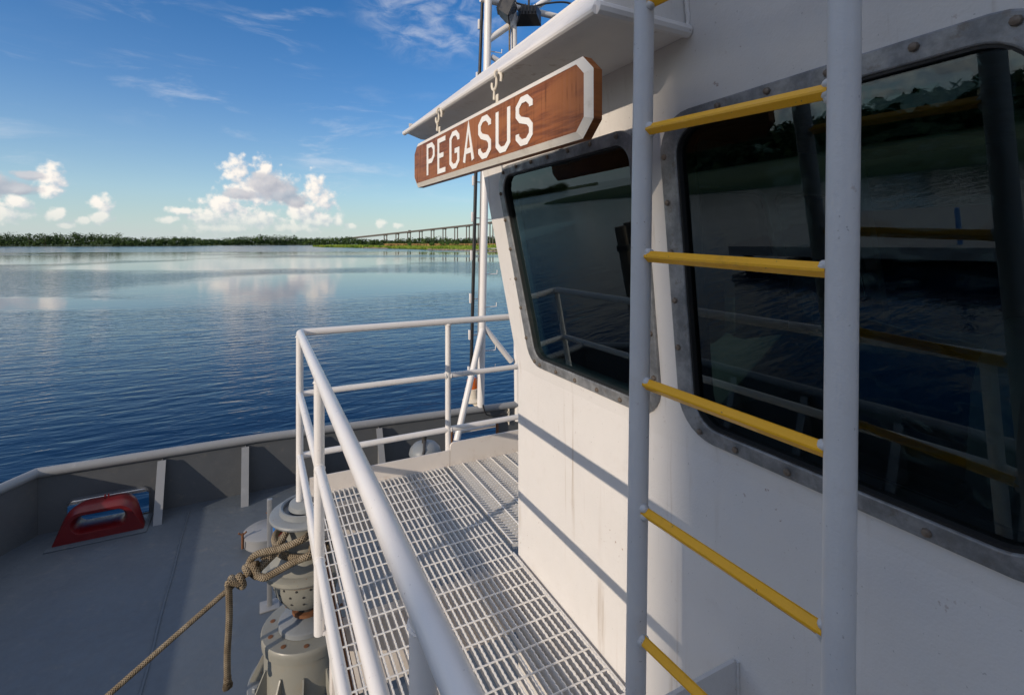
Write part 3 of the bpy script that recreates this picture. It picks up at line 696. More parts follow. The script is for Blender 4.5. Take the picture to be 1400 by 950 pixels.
for z in (-1.255, 1.5):
    mb = MB(); v = plate(roundpoly([(LA[0]+0.015, z-0.05), (wallx(max(z, KZ))-0.003, z-0.05), (wallx(max(z, KZ))-0.003, z+0.055), (LA[0]+0.015, z+0.055)], [0.004, .004, .012, .004], 4), [], lambda u, v_, q: (u, 0.985+q, v_), 0.012)
    v.build('bracket', 'ladder_paint', ld, smooth=0)
bead('weld', (WX-0.004, 0.983, -1.30), (WX-0.004, 0.983, -1.20), 0.0055, 'ladder_paint', ld, 9)

# ---------------------------------------------------------------- name board hung under the eave
SA = Vector((0.700, 2.50, 0.392)); SB = Vector((0.765, 1.06, 0.392)); SL = (SB-SA).length
ux = (SB-SA).normalized(); nx = Vector((-ux.y, ux.x, 0)).normalized()
if nx.x > 0: nx = -nx
uz = ux.cross(nx).normalized()
if uz.z < 0: uz = -uz
MS = Matrix((( ux.x, -nx.x, uz.x, SA.x), (ux.y, -nx.y, uz.y, SA.y), (ux.z, -nx.z, uz.z, SA.z), (0, 0, 0, 1)))
sg = bpy.data.objects.new('name_board', None); COL.objects.link(sg); sg.matrix_basis = MS; sg.empty_display_size = 0.1
tag(sg, 'long varnished brown board lettered PEGASUS in white, hung under the eave', 'sign')
def spart(mb, name, m, smooth=0):
    o = bpy.data.objects.new(name, mb.mesh(name, m, smooth)); COL.objects.link(o); o.parent = sg; return o
HH = 0.1105; CH = 0.045
def octo(h0, ins): 
    c = CH - ins*0.42; iu = ins*0.95; iv = ins*0.72
    return [(h0+iu+c, -HH+iv), (SL-h0-iu-c, -HH+iv), (SL-h0-iu, -HH+iv+c), (SL-h0-iu, HH-iv-c), (SL-h0-iu-c, HH-iv), (h0+iu+c, HH-iv), (h0+iu, HH-iv-c), (h0+iu, -HH+iv+c)]
o0, o1, o2 = octo(0, 0), octo(0, 0.027), octo(0, 0.0275)
mb = MB()
mb.add([(u, 0.040, v) for u, v in o0]+[(u, 0.012, v) for u, v in o0], [tuple(range(8))[::-1]]+[(i, (i+1) % 8, 8+(i+1) % 8, 8+i) for i in range(8)]+[tuple(range(8, 16))]); 
mb.add([(u, 0.014, v) for u, v in o2]+[(u, 0.0, v) for u, v in o2], [(i, (i+1) % 8, 8+(i+1) % 8, 8+i) for i in range(8)]+[tuple(range(8, 16))])
spart(mb, 'board', 'varnished_wood')
mb = MB(); mb.add([(u, 0.0115, v) for u, v in o0]+[(u, -0.0005, v) for u, v in o1]+[(u, 0.0135, v) for u, v in o1],
                  [(i, (i+1) % 8, 8+(i+1) % 8, 8+i) for i in range(8)] + [(8+i, 8+(i+1) % 8, 16+(i+1) % 8, 16+i) for i in range(8)])
spart(mb, 'border', 'border_paint')
LET = {'P': [[(0,0),(0,1),(.68,1),(1,.86),(1,.60),(.68,.46),(.10,.46)]],
       'E': [[(1,1),(0,1),(0,0),(1,0)], [(.1,.5),(.74,.5)]],
       'G': [[(1,.76),(1,.86),(.70,1),(.30,1),(0,.86),(0,.14),(.30,0),(.70,0),(1,.14),(1,.46),(.55,.46)]],
       'A': [[(0,0),(.5,1.0),(1,0)], [(.20,.30),(.80,.30)]],
       'S': [[(1,.77),(1,.86),(.70,1),(.30,1),(0,.86),(0,.67),(.22,.55),(.78,.45),(1,.33),(1,.14),(.70,0),(.30,0),(0,.14),(0,.23)]],
       'U': [[(0,1),(0,.14),(.30,0),(.70,0),(1,.14),(1,1)]]}
def stroke(mb, pts, tk, y0_, y1_):
    P = [Vector(p) for p in pts]; Lf, Rt = [], []
    for i in range(len(P)):
        if i == 0: d = (P[1]-P[0]).normalized(); n_ = Vector((-d.y, d.x)); k = 1
        elif i == len(P)-1: d = (P[-1]-P[-2]).normalized(); n_ = Vector((-d.y, d.x)); k = 1
        else:
            a = (P[i]-P[i-1]).normalized(); b = (P[i+1]-P[i]).normalized(); na, nb_ = Vector((-a.y, a.x)), Vector((-b.y, b.x))
            n_ = (na+nb_).normalized(); k = min(2.2, 1/max(0.35, n_.dot(na)))
        Lf.append(P[i]+n_*tk/2*k); Rt.append(P[i]-n_*tk/2*k)
    m_ = len(P); vs = [(q.x, y0_, q.y) for q in Lf]+[(q.x, y0_, q.y) for q in Rt]+[(q.x, y1_, q.y) for q in Lf]+[(q.x, y1_, q.y) for q in Rt]; fs = []
    for i in range(m_-1): fs += [(i, i+1, m_+i+1, m_+i), (i, i+1, 2*m_+i+1, 2*m_+i), (m_+i, m_+i+1, 3*m_+i+1, 3*m_+i)]
    fs += [(0, m_, 3*m_, 2*m_), (m_-1, 2*m_-1, 4*m_-1, 3*m_-1)]
    mb.add(vs, fs)
lw_, lg_, tk = 0.104, 0.0373, 0.0208; LH = 0.157
for i, ch in enumerate('PEGASUS'):
    mb = MB(); ua = 0.210+i*(lw_+lg_)
    for q, pl in enumerate(LET[ch]):
        stroke(mb, [(ua+tk/2+a*(lw_-tk), -LH/2-0.002+tk/2+b*(LH-tk)) for a, b in pl], tk, -0.0022-0.0002*q, -0.0002)
    o = spart(mb, 'letter', 'letter_paint')
for u in (0.345, 0.905):
    mb = MB(); mb.bbox(u-0.009, u+0.009, 0.008, 0.0125, HH-0.02, HH+0.026, 0.0015)
    spart(mb, 'hanger_strap', 'hook_paint', 35)
for u, lab in ((0.345, 'cream painted S hook nearest the bow end of the name board'), (0.905, 'cream painted S hook on the name board nearer the ladder')):
    base = MS @ Vector((u, 0.010, HH+0.018))
    hk = thing('sign_hook', lab, 'hook', base, 'hooks carrying the name board')
    tz = EZ+0.004 - base.z
    mb = MB(); mb.tube([MS @ Vector((u+0.020, 0.006+0.016*math.cos(q), HH+0.018+tz-0.013+0.016*math.sin(q))) for q in [R(-40)+R(260)*i/14 for i in range(15)]], 0.0046, 8); mb.build('eye', 'hook_paint', hk, smooth=60)
    S_ = []; ht = HH+0.018+tz
    for i in range(15): a = R(-30)+R(210)*i/14; S_.append((u+0.022+0.0175*math.cos(a), ht-0.030+0.022*math.sin(a)))
    for i in range(1, 15): a = R(0)-R(200)*i/14; S_.append((u-0.013+0.0175*math.cos(a), ht-0.036+0.022*math.sin(a)))
    mb = MB(); mb.tube([MS @ Vector((a, 0.006, b)) for (a, b) in S_], 0.0056, 10); mb.build('hook', 'hook_paint', hk, smooth=60)
    mb = MB(); mb.tube([MS @ Vector((u-0.013, 0.004, HH+0.008)), MS @ Vector((u-0.013, 0.006, ht-0.056))], 0.0048, 8); mb.build('shank', 'hook_paint', hk, smooth=60)

# ---------------------------------------------------------------- bulwark
bw = thing('bulwark', 'low grey steel bulwark with rounded cap and slanted stays around the foredeck', 'bulwark', (0, 6.89, DZ))
BY = 6.89; KN = (-2.08, BY); PE = (-2.60, 6.05)
def ztop(x): return -2.41 - max(0, x)*0.030
chx0, chx1 = -1.835, -1.12                              # opening behind the red chock
fair = [(2.50, DZ+0.09), (3.24, DZ+0.09), (3.24, DZ+0.34), (2.50, DZ+0.34)]
opening = roundpoly([(chx0, DZ+0.012), (chx1, DZ+0.012), (chx1, DZ+0.305), (chx0, DZ+0.305)], [0.005, 0.005, 0.06, 0.06], 5)
fairl = roundpoly(fair, 0.06, 5)
bow = [(KN[0]+0.006, DZ-0.05)] + [(x, ztop(x)) if i else (KN[0]+0.006, ztop(KN[0])) for i, x in enumerate((KN[0], 0, 2, 4, 6, 8.05))] + [(8.05, DZ-0.05)]
plate(bow, [opening, fairl], lambda u, v, q: (u, BY+q, v), 0.012).build('bow_plate', 'bulwark_paint', bw, smooth=0)
def wallseg(a, b, name):
    a, b = Vector((*a, 0)), Vector((*b, 0)); d = (b-a).normalized(); n_ = Vector((-d.y, d.x, 0))*0.012; mb = MB()
    mb.hexa([a+Vector((0,0,DZ-.05)), b+Vector((0,0,DZ-.05)), b+n_+Vector((0,0,DZ-.05)), a+n_+Vector((0,0,DZ-.05)), a+Vector((0,0,-2.41)), b+Vector((0,0,-2.41)), b+n_+Vector((0,0,-2.41)), a+n_+Vector((0,0,-2.41))])
    return mb.build(name, 'bulwark_paint', bw, smooth=0)
wallseg(KN, PE, 'bow_plate'); wallseg(PE, (PE[0], -9), 'side_plate')
rnd = random.Random(2)
cpts = [(PE[0], -9, -2.40), (PE[0], PE[1], -2.40), (KN[0], BY, -2.40), (0, BY, -2.40), (2, BY, ztop(2)+0.01), (4, BY, ztop(4)+0.01), (8.05, BY, ztop(8)+0.01)]
for i in range(2):
    mb = MB(); mb.tube(cpts[i:i+2], 0.051, 20); mb.build('cap_rail', 'cap_paint', bw, smooth=60)
mb = MB(); mb.tube(cpts[2:], 0.051, 20); mb.build('cap_rail', 'cap_paint', bw, smooth=60)
def stay(x, y, dirx, diry, zt_):
    """slanted T bar: flange from under the cap down to a foot on the deck, triangular web behind it"""
    d = Vector((dirx, diry, 0)); s_ = Vector((-diry, dirx, 0)); o = Vector((x, y, 0)); mb = MB()
    top, foot, t_ = 0.055, 0.335, 0.010; zt_ = zt_-0.05
    for (wid, a0, a1) in ((0.040, (top, foot), (top+t_, foot+t_)),):
        mb.hexa([o+d*a0[1]+s_*wid+Vector((0,0,DZ)), o+d*a0[1]-s_*wid+Vector((0,0,DZ)), o+d*a1[1]-s_*wid+Vector((0,0,DZ)), o+d*a1[1]+s_*wid+Vector((0,0,DZ)),
                 o+d*a0[0]+s_*wid+Vector((0,0,zt_)), o+d*a0[0]-s_*wid+Vector((0,0,zt_)), o+d*a1[0]-s_*wid+Vector((0,0,zt_)), o+d*a1[0]+s_*wid+Vector((0,0,zt_))])
    wd = 0.005
    mb.hexa([o+s_*wd+Vector((0,0,DZ)), o-s_*wd+Vector((0,0,DZ)), o+d*(foot-.001)-s_*wd+Vector((0,0,DZ)), o+d*(foot-.001)+s_*wd+Vector((0,0,DZ)),
             o+s_*wd+Vector((0,0,zt_)), o-s_*wd+Vector((0,0,zt_)), o+d*(top-.001)-s_*wd+Vector((0,0,zt_)), o+d*(top-.001)+s_*wd+Vector((0,0,zt_))])
    mb.build('stay', 'cap_paint', bw, smooth=0)
for x in (-0.99, -0.155, 0.65, 1.445, 3.75, 4.6, 5.4, 6.2, 7.0): stay(x, BY, 0, -1, ztop(x))
for y in (5.2, 4.3, 3.4, 2.5, 1.6, 0.7, -0.2): stay(PE[0], y, 1, 0, -2.41)
# rim bar round the chock opening and round the bow fairlead
mb = MB(); lp_ = opening[2:-2]; mb.tube([(u, BY-0.004, v) for u, v in roundpoly([(chx0, DZ+0.012), (chx1, DZ+0.012), (chx1, DZ+0.305), (chx0, DZ+0.305)], [0.005, 0.005, 0.06, 0.06], 5)][12:], 0.013, 8); mb.build('opening_rim', 'bulwark_paint', bw, smooth=60)
mb = MB(); mb.tube([(u, BY-0.002, v) for u, v in fairl], 0.022, 10, closed=True); mb.build('opening_rim', 'rusty_steel', bw, smooth=60)
# rubbing timber outside the hull, seen through the chock opening
mb = MB(); mb.bbox(-2.0, 8.0, BY+0.10, BY+0.16, DZ+0.205, DZ+0.24, 0.006); fd = mb.build('rubbing_strake', 'toe_paint', bw)
# small chain hanging on the bow bulwark
ch = thing('short_chain', 'short galvanized chain with shackle hanging inside the bow bulwark', 'chain', (3.42, BY-0.03, -2.6))
lm = MB(); pts = [(0.012*math.cos(a), 0, 0.022*math.sin(a)) for a in [2*math.pi*i/14 for i in range(14)]]; lm.tube(pts, 0.0055, 6, closed=True); LK = lm.mesh('chain_link', 'hook_paint')
for i in range(8):
    link('chain_link', LK, ch, Matrix.Translation((3.42+0.004*(i % 2), BY-0.03, -2.53-i*0.034)) @ Matrix.Rotation(R(90*(i % 2)), 4, 'Z'))

# red chock
ck = thing('mooring_chock', 'dark red closed mooring chock sitting in the bulwark opening', 'chock', (-1.45, 6.65, DZ))
def ckring(y, ox, oz, hx, hz, zo):
    """outer outline half size ox,oz and hole half size hx,hz at depth y"""
    o = roundpoly([(-ox-zo, 0.0), (ox+zo, 0.0), (ox*0.80, oz), (-ox*0.80, oz)], [0.015, 0.015, oz*0.52, oz*0.52], 6)
    h = roundpoly([(-hx, 0.175-hz), (hx, 0.175-hz), (hx, 0.175+hz), (-hx, 0.175+hz)], hz*0.98, 6)
    return o, h
secs = [(6.80, 0.29, 0.295, 0.225, 0.080, 0.0), (6.76, 0.325, 0.33, 0.205, 0.066, 0.01), (6.66, 0.34, 0.345, 0.20, 0.062, 0.03), (6.57, 0.33, 0.335, 0.205, 0.070, 0.05), (6.52, 0.295, 0.30, 0.235, 0.098, 0.09)]
vs, fs = [], []; L0 = None
for (y, ox, oz, hx, hz, zo) in secs:
    o, h = ckring(y, ox, oz, hx, hz, zo); L0 = (len(o), len(h)); 
    vs += [(-1.48+u, y, DZ+0.004+v) for u, v in o] + [(-1.48+u, y, DZ+0.004+v) for u, v in h]
no, nh = L0; st = no+nh
for i in range(len(secs)-1):
    for j in range(no): fs.append((i*st+j, i*st+(j+1) % no, (i+1)*st+(j+1) % no, (i+1)*st+j))
    for j in range(nh): fs.append((i*st+no+j, i*st+no+(j+1) % nh, (i+1)*st+no+(j+1) % nh, (i+1)*st+no+j))
for i in (0, len(secs)-1):
    for j in range(no): fs.append((i*st+j, i*st+(j+1) % no, i*st+no+(j+1) % nh, i*st+no+j))
mb = MB(); mb.add(vs, fs); mb.build('body', 'red_paint', ck, smooth=50)
mb = MB(); mb.bbox(-1.90, -1.07, 6.44, 6.84, DZ+0.001, DZ+0.012, 0.004); mb.build('base_plate', 'deck_paint', ck)
for x in (-1.47, -1.44): part_box('lug', 'red_paint', ck, x, x+0.012, 6.66, 6.68, DZ+0.35, DZ+0.385)

# ---------------------------------------------------------------- capstan
CX, CY = 0.285, 3.56
cpn = thing('capstan', 'grey vertical mooring capstan on a bolted flanged base beside the walkway', 'capstan', (CX, CY, DZ))
def lathe_part(name, prof, m, n=48, sm=40):
    mb = MB(); mb.lathe([(r, zk(z)) for r, z in prof], (CX, CY), n); return mb.build(name, m, cpn, sm)
z0 = -1.705
def zk(z): return z0+(z-z0)*1.035 if z > -3.0 else z
lathe_part('cap', [(0.10, z0-0.03), (0.118, z0-0.028), (0.112, z0-0.002), (0.085, z0+0.014), (0.04, z0+0.023), (0.001, z0+0.025)], 'capstan_top_paint')
lathe_part('cap_ring', [(0.118, z0-0.052), (0.150, z0-0.052), (0.150, z0-0.020), (0.162, z0-0.014), (0.170, z0-0.016), (0.172, z0-0.058)], 'capstan_top_paint')
lathe_part('head_flange', [(0.12, z0-0.085), (0.205, z0-0.085), (0.226, z0-0.078), (0.233, z0-0.066), (0.229, z0-0.056), (0.215, z0-0.050), (0.10, z0-0.046)], 'capstan_top_paint')
lathe_part('barrel', [(0.185, z0-0.084), (0.155, z0-0.11), (0.143, z0-0.17), (0.150, z0-0.25), (0.185, z0-0.325), (0.235, z0-0.355)], 'capstan_paint')
lathe_part('lower_flange', [(0.20, z0-0.350), (0.245, z0-0.352), (0.268, z0-0.366), (0.272, z0-0.385), (0.262, z0-0.400), (0.20, z0-0.404)], 'capstan_paint')
lathe_part('seal', [(0.20, z0-0.402), (0.236, z0-0.404), (0.236, z0-0.418), (0.20, z0-0.42)], 'rusty_steel')
hs = lathe_part('gear_housing', [(0.20, z0-0.419), (0.212, z0-0.424), (0.210, z0-0.475), (0.195, z0-0.53), (0.150, z0-0.600), (0.105, z0-0.625), (0.06, z0-0.63)], 'capstan_paint')
bmx = MB(); bmx.lathe([(0.0075, 0), (0.0075, 0.003), (0.003, 0.0035)], n=8); PIN = bmx.mesh('plug', 'dark_steel')
for i in range(16):
    for (rr_, zz_) in ((0.2105, z0-0.445), (0.207, z0-0.485), (0.192, z0-0.535)):
        a = 2*math.pi*(i+0.5*(rr_ < 0.2075))/16; nrm = Vector((math.cos(a), math.sin(a), -0.15 if rr_ > 0.2 else -0.35)).normalized()
        link('plug', PIN, hs, Matrix.Translation((CX+rr_*math.cos(a), CY+rr_*math.sin(a), zk(zz_))) @ nrm.to_track_quat('Z', 'Y').to_matrix().to_4x4())
sh_ = lathe_part('shaft', [(0.070, z0-0.74), (0.070, z0-0.628)], 'dark_steel')
mb = MB(); mb.lathe([(0.072, zk(z0-0.695)), (0.096, zk(z0-0.690)), (0.096, zk(z0-0.672)), (0.072, zk(z0-0.668))], (CX, CY), 32); mb.build('collar', 'rusty_steel', sh_)
lathe_part('bearing_cover', [(0.178, z0-0.762), (0.178, z0-0.735), (0.170, z0-0.728), (0.10, z0-0.724), (0.06, z0-0.700), (0.05, z0-0.70)], 'capstan_top_paint')
dr = lathe_part('base_drum', [(0.262, z0-1.080), (0.262, z0-0.845), (0.276, z0-0.838), (0.280, z0-0.800), (0.280, z0-0.775), (0.274, z0-0.768), (0.15, z0-0.764)], 'capstan_paint', 64)
for i in range(10):
    a = 2*math.pi*i/10+0.2; mb = MB(); c = (CX+0.228*math.cos(a), CY+0.228*math.sin(a))
    mb.lathe([(0.0155, zk(z0-0.7662)), (0.0155, zk(z0-0.7642)), (0.009, zk(z0-0.7636))], c, 12); mb.build('bolt_hole', 'rusty_steel', dr)
fl = lathe_part('base_flange', [(0.255, z0-1.110), (0.352, z0-1.110), (0.358, z0-1.103), (0.358, z0-1.085), (0.352, z0-1.078), (0.255, z0-1.077)], 'capstan_top_paint', 64)
lathe_part('foundation', [(0.41, DZ+0.001), (0.41, DZ+0.02), (0.335, DZ+0.022), (0.330, z0-1.140), (0.356, z0-1.137), (0.358, z0-1.112), (0.25, z0-1.111)], 'capstan_paint', 64)
hx = MB(); hx.lathe([(0.019, 0), (0.019, 0.022), (0.015, 0.026), (0.001, 0.026)], n=6); HEX = hx.mesh('bolt', 'capstan_top_paint', 20)
gm = MB(); gm.add([(0, -0.005, 0), (0.085, -0.005, 0), (0.085, -0.005, 0.012), (0.012, -0.005, 0.155), (0, -0.005, 0.155), (0, 0.005, 0), (0.085, 0.005, 0), (0.085, 0.005, 0.012), (0.012, 0.005, 0.155), (0, 0.005, 0.155)],
                  [(0, 1, 2, 3, 4), (9, 8, 7, 6, 5), (1, 6, 7, 2), (2, 7, 8, 3), (3, 8, 9, 4), (0, 5, 6, 1), (0, 4, 9, 5)]); GUS = gm.mesh('gusset', 'capstan_paint', 0)
for i in range(12):
    a = 2*math.pi*i/12 + 0.35
    link('gusset', GUS, dr, Matrix.Translation((CX, CY, zk(z0-1.0775))) @ Matrix.Rotation(a, 4, 'Z') @ Matrix.Translation((0.2605, 0, 0)))
    a += math.pi/12
    link('bolt', HEX, fl, Matrix.Translation((CX+0.312*math.cos(a), CY+0.312*math.sin(a), zk(z0-1.078))) @ Matrix.Rotation(i*0.7, 4, 'Z'))

# ---------------------------------------------------------------- rope
rp = thing('mooring_rope', 'tan braided mooring rope looped on the capstan and knotted, tail hanging', 'rope', (-0.17, 3.40, -2.1))
RR = 0.0205
cap_z = -1.985
def circ(a, r, z): return Vector((CX+r*math.cos(R(a)), CY+r*math.sin(R(a)), z))
K1 = atd(322, 797, 2.95); K2 = atd(352, 775, 3.0)
FAR1 = atd(150, 948, 2.60); FAR2 = FAR1 + (FAR1-K1)*1.5
mb = MB(); mb.tube(smooth_path([FAR2, FAR1, K1, K2, atd(372, 757, 3.05)], 10), 0.0148, 12); mb.build('standing_line', 'rope', rp, smooth=180)
# the two legs of the eye, each going round one side of the barrel
up_leg = [atd(352, 771, 2.97), atd(341, 772, 2.98), atd(345, 762, 2.99), atd(358, 755, 3.0), atd(385, 749, 3.02), atd(412, 738, 3.04), circ(270, 0.195, -1.825), circ(310, 0.18, -1.83), circ(345, 0.178, -1.84), circ(30, 0.178, -1.85), circ(80, 0.178, -1.85), circ(125, 0.178, -1.84), circ(165, 0.185, -1.83), atd(392, 722, 3.16), atd(384, 740, 3.10), atd(368, 757, 3.05), atd(358, 766, 3.02)]
mb = MB(); mb.tube(smooth_path(up_leg, 9), RR, 12); mb.build('eye_loop', 'rope', rp, smooth=180)
lo_leg = [atd(350, 785, 2.95), atd(362, 789, 2.94), atd(380, 780, 2.96), atd(402, 768, 2.98), atd(425, 757, 3.0), circ(275, 0.205, -1.895), circ(315, 0.19, -1.905), circ(0, 0.185, -1.91), circ(50, 0.185, -1.91), circ(100, 0.185, -1.91), circ(150, 0.185, -1.90), circ(185, 0.20, -1.89), atd(378, 752, 3.10), atd(366, 766, 3.03), atd(354, 778, 3.0)]
mb = MB(); mb.tube(smooth_path(lo_leg, 9), RR, 12); mb.build('eye_loop', 'rope', rp, smooth=180)
extra = [circ(a, 0.192+0.004*math.sin(a*0.05), -1.962-0.00002*a) for a in range(200, 560, 15)]
mb = MB(); mb.tube(extra, RR, 12); mb.build('turn', 'rope', rp, smooth=180)
# knot: two and a half turns round the line, then the tail
ax = (K2-K1).normalized(); e1 = ax.cross(Vector((0, 0, 1))).normalized(); e2 = e1.cross(ax).normalized()
for (c, w_, ph, sd_) in ((K1+ax*0.012, 0.038, 0.5, 1), (K1+ax*0.095, 0.041, 0.2, 2)):
    pts = []
    for i in range(26):
        a = ph+2*math.pi*1.12*i/25; pts.append(c + ax*(0.042*i/25-0.021) + ax*0.016*math.cos(a) + (e1*math.cos(a)+e2*math.sin(a))*w_)
    mb = MB(); mb.tube(pts, RR*0.98, 12); mb.build('knot_turn', 'rope', rp, smooth=180)
TT0 = atd(313, 801, 2.91); TB = atd(311, 930, 2.91)
mb = MB(); mb.tube(smooth_path([K1+ax*0.03+e1*0.04, TT0+Vector((0.0, -0.01, 0.028)), TT0+Vector((0, 0, -0.03)), TT0.lerp(TB, 0.35)+Vector((0.004, 0, 0)), TT0.lerp(TB, 0.7)+Vector((-0.003, 0, 0)), TB], 8), 0.0185, 12); mb.build('tail', 'rope', rp, smooth=180)
mb = MB(); mb.tube([TB+Vector((0, 0, 0.022)), TB+Vector((0, 0, -0.012))], 0.0215, 10); mb.blob(TB+Vector((0, 0, -0.03)), 0.027, 2, 0.16, 4); mb.build('tail_knob', 'rope', rp, smooth=180)
cl = thing('deck_cleat', 'grey horn cleat on the shaded deck where the mooring rope ends', 'cleat', (FAR2.x, FAR2.y, DZ))
mb = MB(); mb.tube([(FAR2.x-0.16, FAR2.y, DZ+0.13), (FAR2.x-0.08, FAR2.y, DZ+0.105), (FAR2.x+0.08, FAR2.y, DZ+0.105), (FAR2.x+0.16, FAR2.y, DZ+0.13)], [0.018, 0.026, 0.026, 0.018], 12); mb.build('horn', 'cap_paint', cl)
for s_ in (-0.06, 0.06): 
    mb = MB(); mb.lathe([(0.04, DZ+0.001), (0.022, DZ+0.03), (0.022, DZ+0.10)], (FAR2.x+s_, FAR2.y), 12); mb.build('leg', 'cap_paint', cl)

# control stand, round hatch and domed fitting on the foredeck
cst = thing('control_stand', 'slim grey steel control stand behind the capstan', 'control stand', (0.09, 4.66, DZ))
part_box('post', 'cap_paint', cst, 0.055, 0.095, 4.64, 4.68, DZ, DZ+0.90, bv=0.004)
part_box('foot', 'cap_paint', cst, -0.0, 0.15, 4.59, 4.73, DZ+0.0005, DZ+0.012, bv=0.003)
part_box('switch_box', 'blue_plastic', cst, 0.100, 0.225, 4.62, 4.70, DZ+0.50, DZ+0.72, bv=0.008)
part_box('button_plate', 'red_paint', cst, 0.125, 0.19, 4.612, 4.6195, DZ+0.58, DZ+0.68, bv=0.002)
hc = thing('deck_hatch', 'round grey deck hatch with wing nut near the capstan', 'hatch', (0.06, 5.70, DZ))
mb = MB(); mb.lathe([(0.20, DZ+0.001), (0.20, DZ+0.09), (0.215, DZ+0.095), (0.215, DZ+0.115), (0.19, DZ+0.13), (0.001, DZ+0.14)], (0.06, 5.70), 40); mb.build('lid', 'cap_paint', hc)
for a in (200, 80, 320):
    mb = MB(); x, y = 0.06+0.225*math.cos(R(a)), 5.70+0.225*math.sin(R(a)); mb.tube([(x, y, DZ+0.02), (x, y, DZ+0.17)], 0.012, 8); mb.tube([(x-0.035, y, DZ+0.18), (x, y, DZ+0.15), (x+0.035, y, DZ+0.18)], 0.009, 8); mb.build('wing_nut', 'rusty_steel', hc)
vt = thing('mushroom_vent', 'grey domed mushroom vent with dark clamp by the bow bulwark', 'vent', (1.90, 6.22, DZ))
mb = MB(); mb.lathe([(0.11, DZ+0.001), (0.11, DZ+0.36)], (1.90, 6.22), 28); mb.build('pipe', 'cap_paint', vt)
mb = MB(); mb.lathe([(0.20, DZ+0.345), (0.205, DZ+0.36), (0.19, DZ+0.42), (0.14, DZ+0.475), (0.07, DZ+0.50), (0.001, DZ+0.505)], (1.90, 6.22), 32); mb.build('dome', 'capstan_top_paint', vt, smooth=60)
mb = MB(); mb.tube([(1.88, 6.20, DZ+0.49), (1.88, 6.19, DZ+0.57)], 0.03, 10); mb.blob((1.88, 6.19, DZ+0.58), 0.035, 2, 0.12, 2); mb.tube([(1.88, 6.18, DZ+0.53), (1.84, 6.06, DZ+0.46), (1.80, 6.02, DZ+0.36)], 0.017, 8); mb.build('clamp', 'dark_steel', vt)

# ---------------------------------------------------------------- foremast at the bow
mz = ztop(2.965)+0.055
fm = thing('foremast', 'white two legged pipe foremast standing on the bow bulwark', 'mast', (2.965, BY, mz))
def aty(px, py, Y): v = ray(px, py); return v*(Y/v.y)
F0 = aty(657, 556, BY); F1 = aty(662.5, 291, BY); F2 = aty(667.5, 0, BY); F3 = F2+(F2-F1)*0.4
mb = MB(); mb.tube([F0, F1, F2, F3], [0.053, 0.053, 0.058, 0.058], 18); mb.build('leg', 'rail_paint', fm, smooth=60)
G2 = aty(702, 0, BY); G1 = aty(705, 300, BY); G0 = G1+(G1-G2)*0.92
mb = MB(); mb.tube([G0, G1, G2, G2+(G2-G1)*0.4], 0.050, 18); mb.build('leg', 'rail_paint', fm, smooth=60)
bt = aty(660.5, 445, BY); bfoot = Vector((2.33, 6.45, DZ)); 
mb = MB(); mb.tube([bt, bfoot], 0.045, 16); mb.build('brace', 'rail_paint', fm, smooth=60)
mb = MB(); mb.tube([bt, aty(699, 494, BY)], 0.043, 16); mb.build('brace', 'rail_paint', fm, smooth=60)
mb = MB(); mb.tube([aty(668, 55, BY), aty(745, 2, BY), aty(800, -36, BY)], 0.050, 16); mb.build('brace', 'rail_paint', fm, smooth=60)
cz = aty(683, 0, BY).z
mb = MB(); mb.tube([(F2.x-0.1, BY+0.06, cz-0.02), (F2.x+2.6, BY+0.06, cz-0.02)], 0.050, 16); mb.build('yard', 'rail_paint', fm, smooth=60)
mb = MB(); mb.tube([aty(672, 78, BY), aty(700, 95, BY)], 0.04, 12); mb.build('brace', 'rail_paint', fm, smooth=60)
for py in (300, 340, 375, 420, 480, 505, 150, 70):
    q = aty(657+ (556-py)*0.0215, py, BY); mb = MB(); mb.tube([q+Vector((0.05, 0, 0)), q+Vector((0.22, -0.01, 0)), q+Vector((0.225, -0.01, 0.06))], 0.008, 6); mb.build('step_peg', 'rail_paint', fm)
# cables clipped to the second leg
mb = MB(); rnd = random.Random(4); a_, b_ = G2+(G2-G1)*0.3, G1
mb.tube(smooth_path([a_.lerp(b_, i/9)+Vector((-0.085+rnd.uniform(-.02, .02), -0.05, 0)) for i in range(10)], 5), 0.014, 8); mb.build('cable', 'rope', fm, smooth=180)
mb = MB(); mb.tube(smooth_path([aty(690, 0, BY-.1), aty(725, 9, BY-.1), aty(748, 5, BY-.1), aty(775, 4, BY-.1), aty(800, 14, BY-.1)], 6), 0.016, 8); mb.build('cable', 'dark_steel', fm, smooth=180)
mb = MB(); mb.tube(smooth_path([aty(657, 556, BY-.06)+Vector((.04, 0, .02)), aty(665, 566, BY-.05), aty(676, 568, BY-.05), aty(690, 565, BY-.05)], 6), 0.010, 8); mb.build('cable', 'dark_steel', fm, smooth=180)
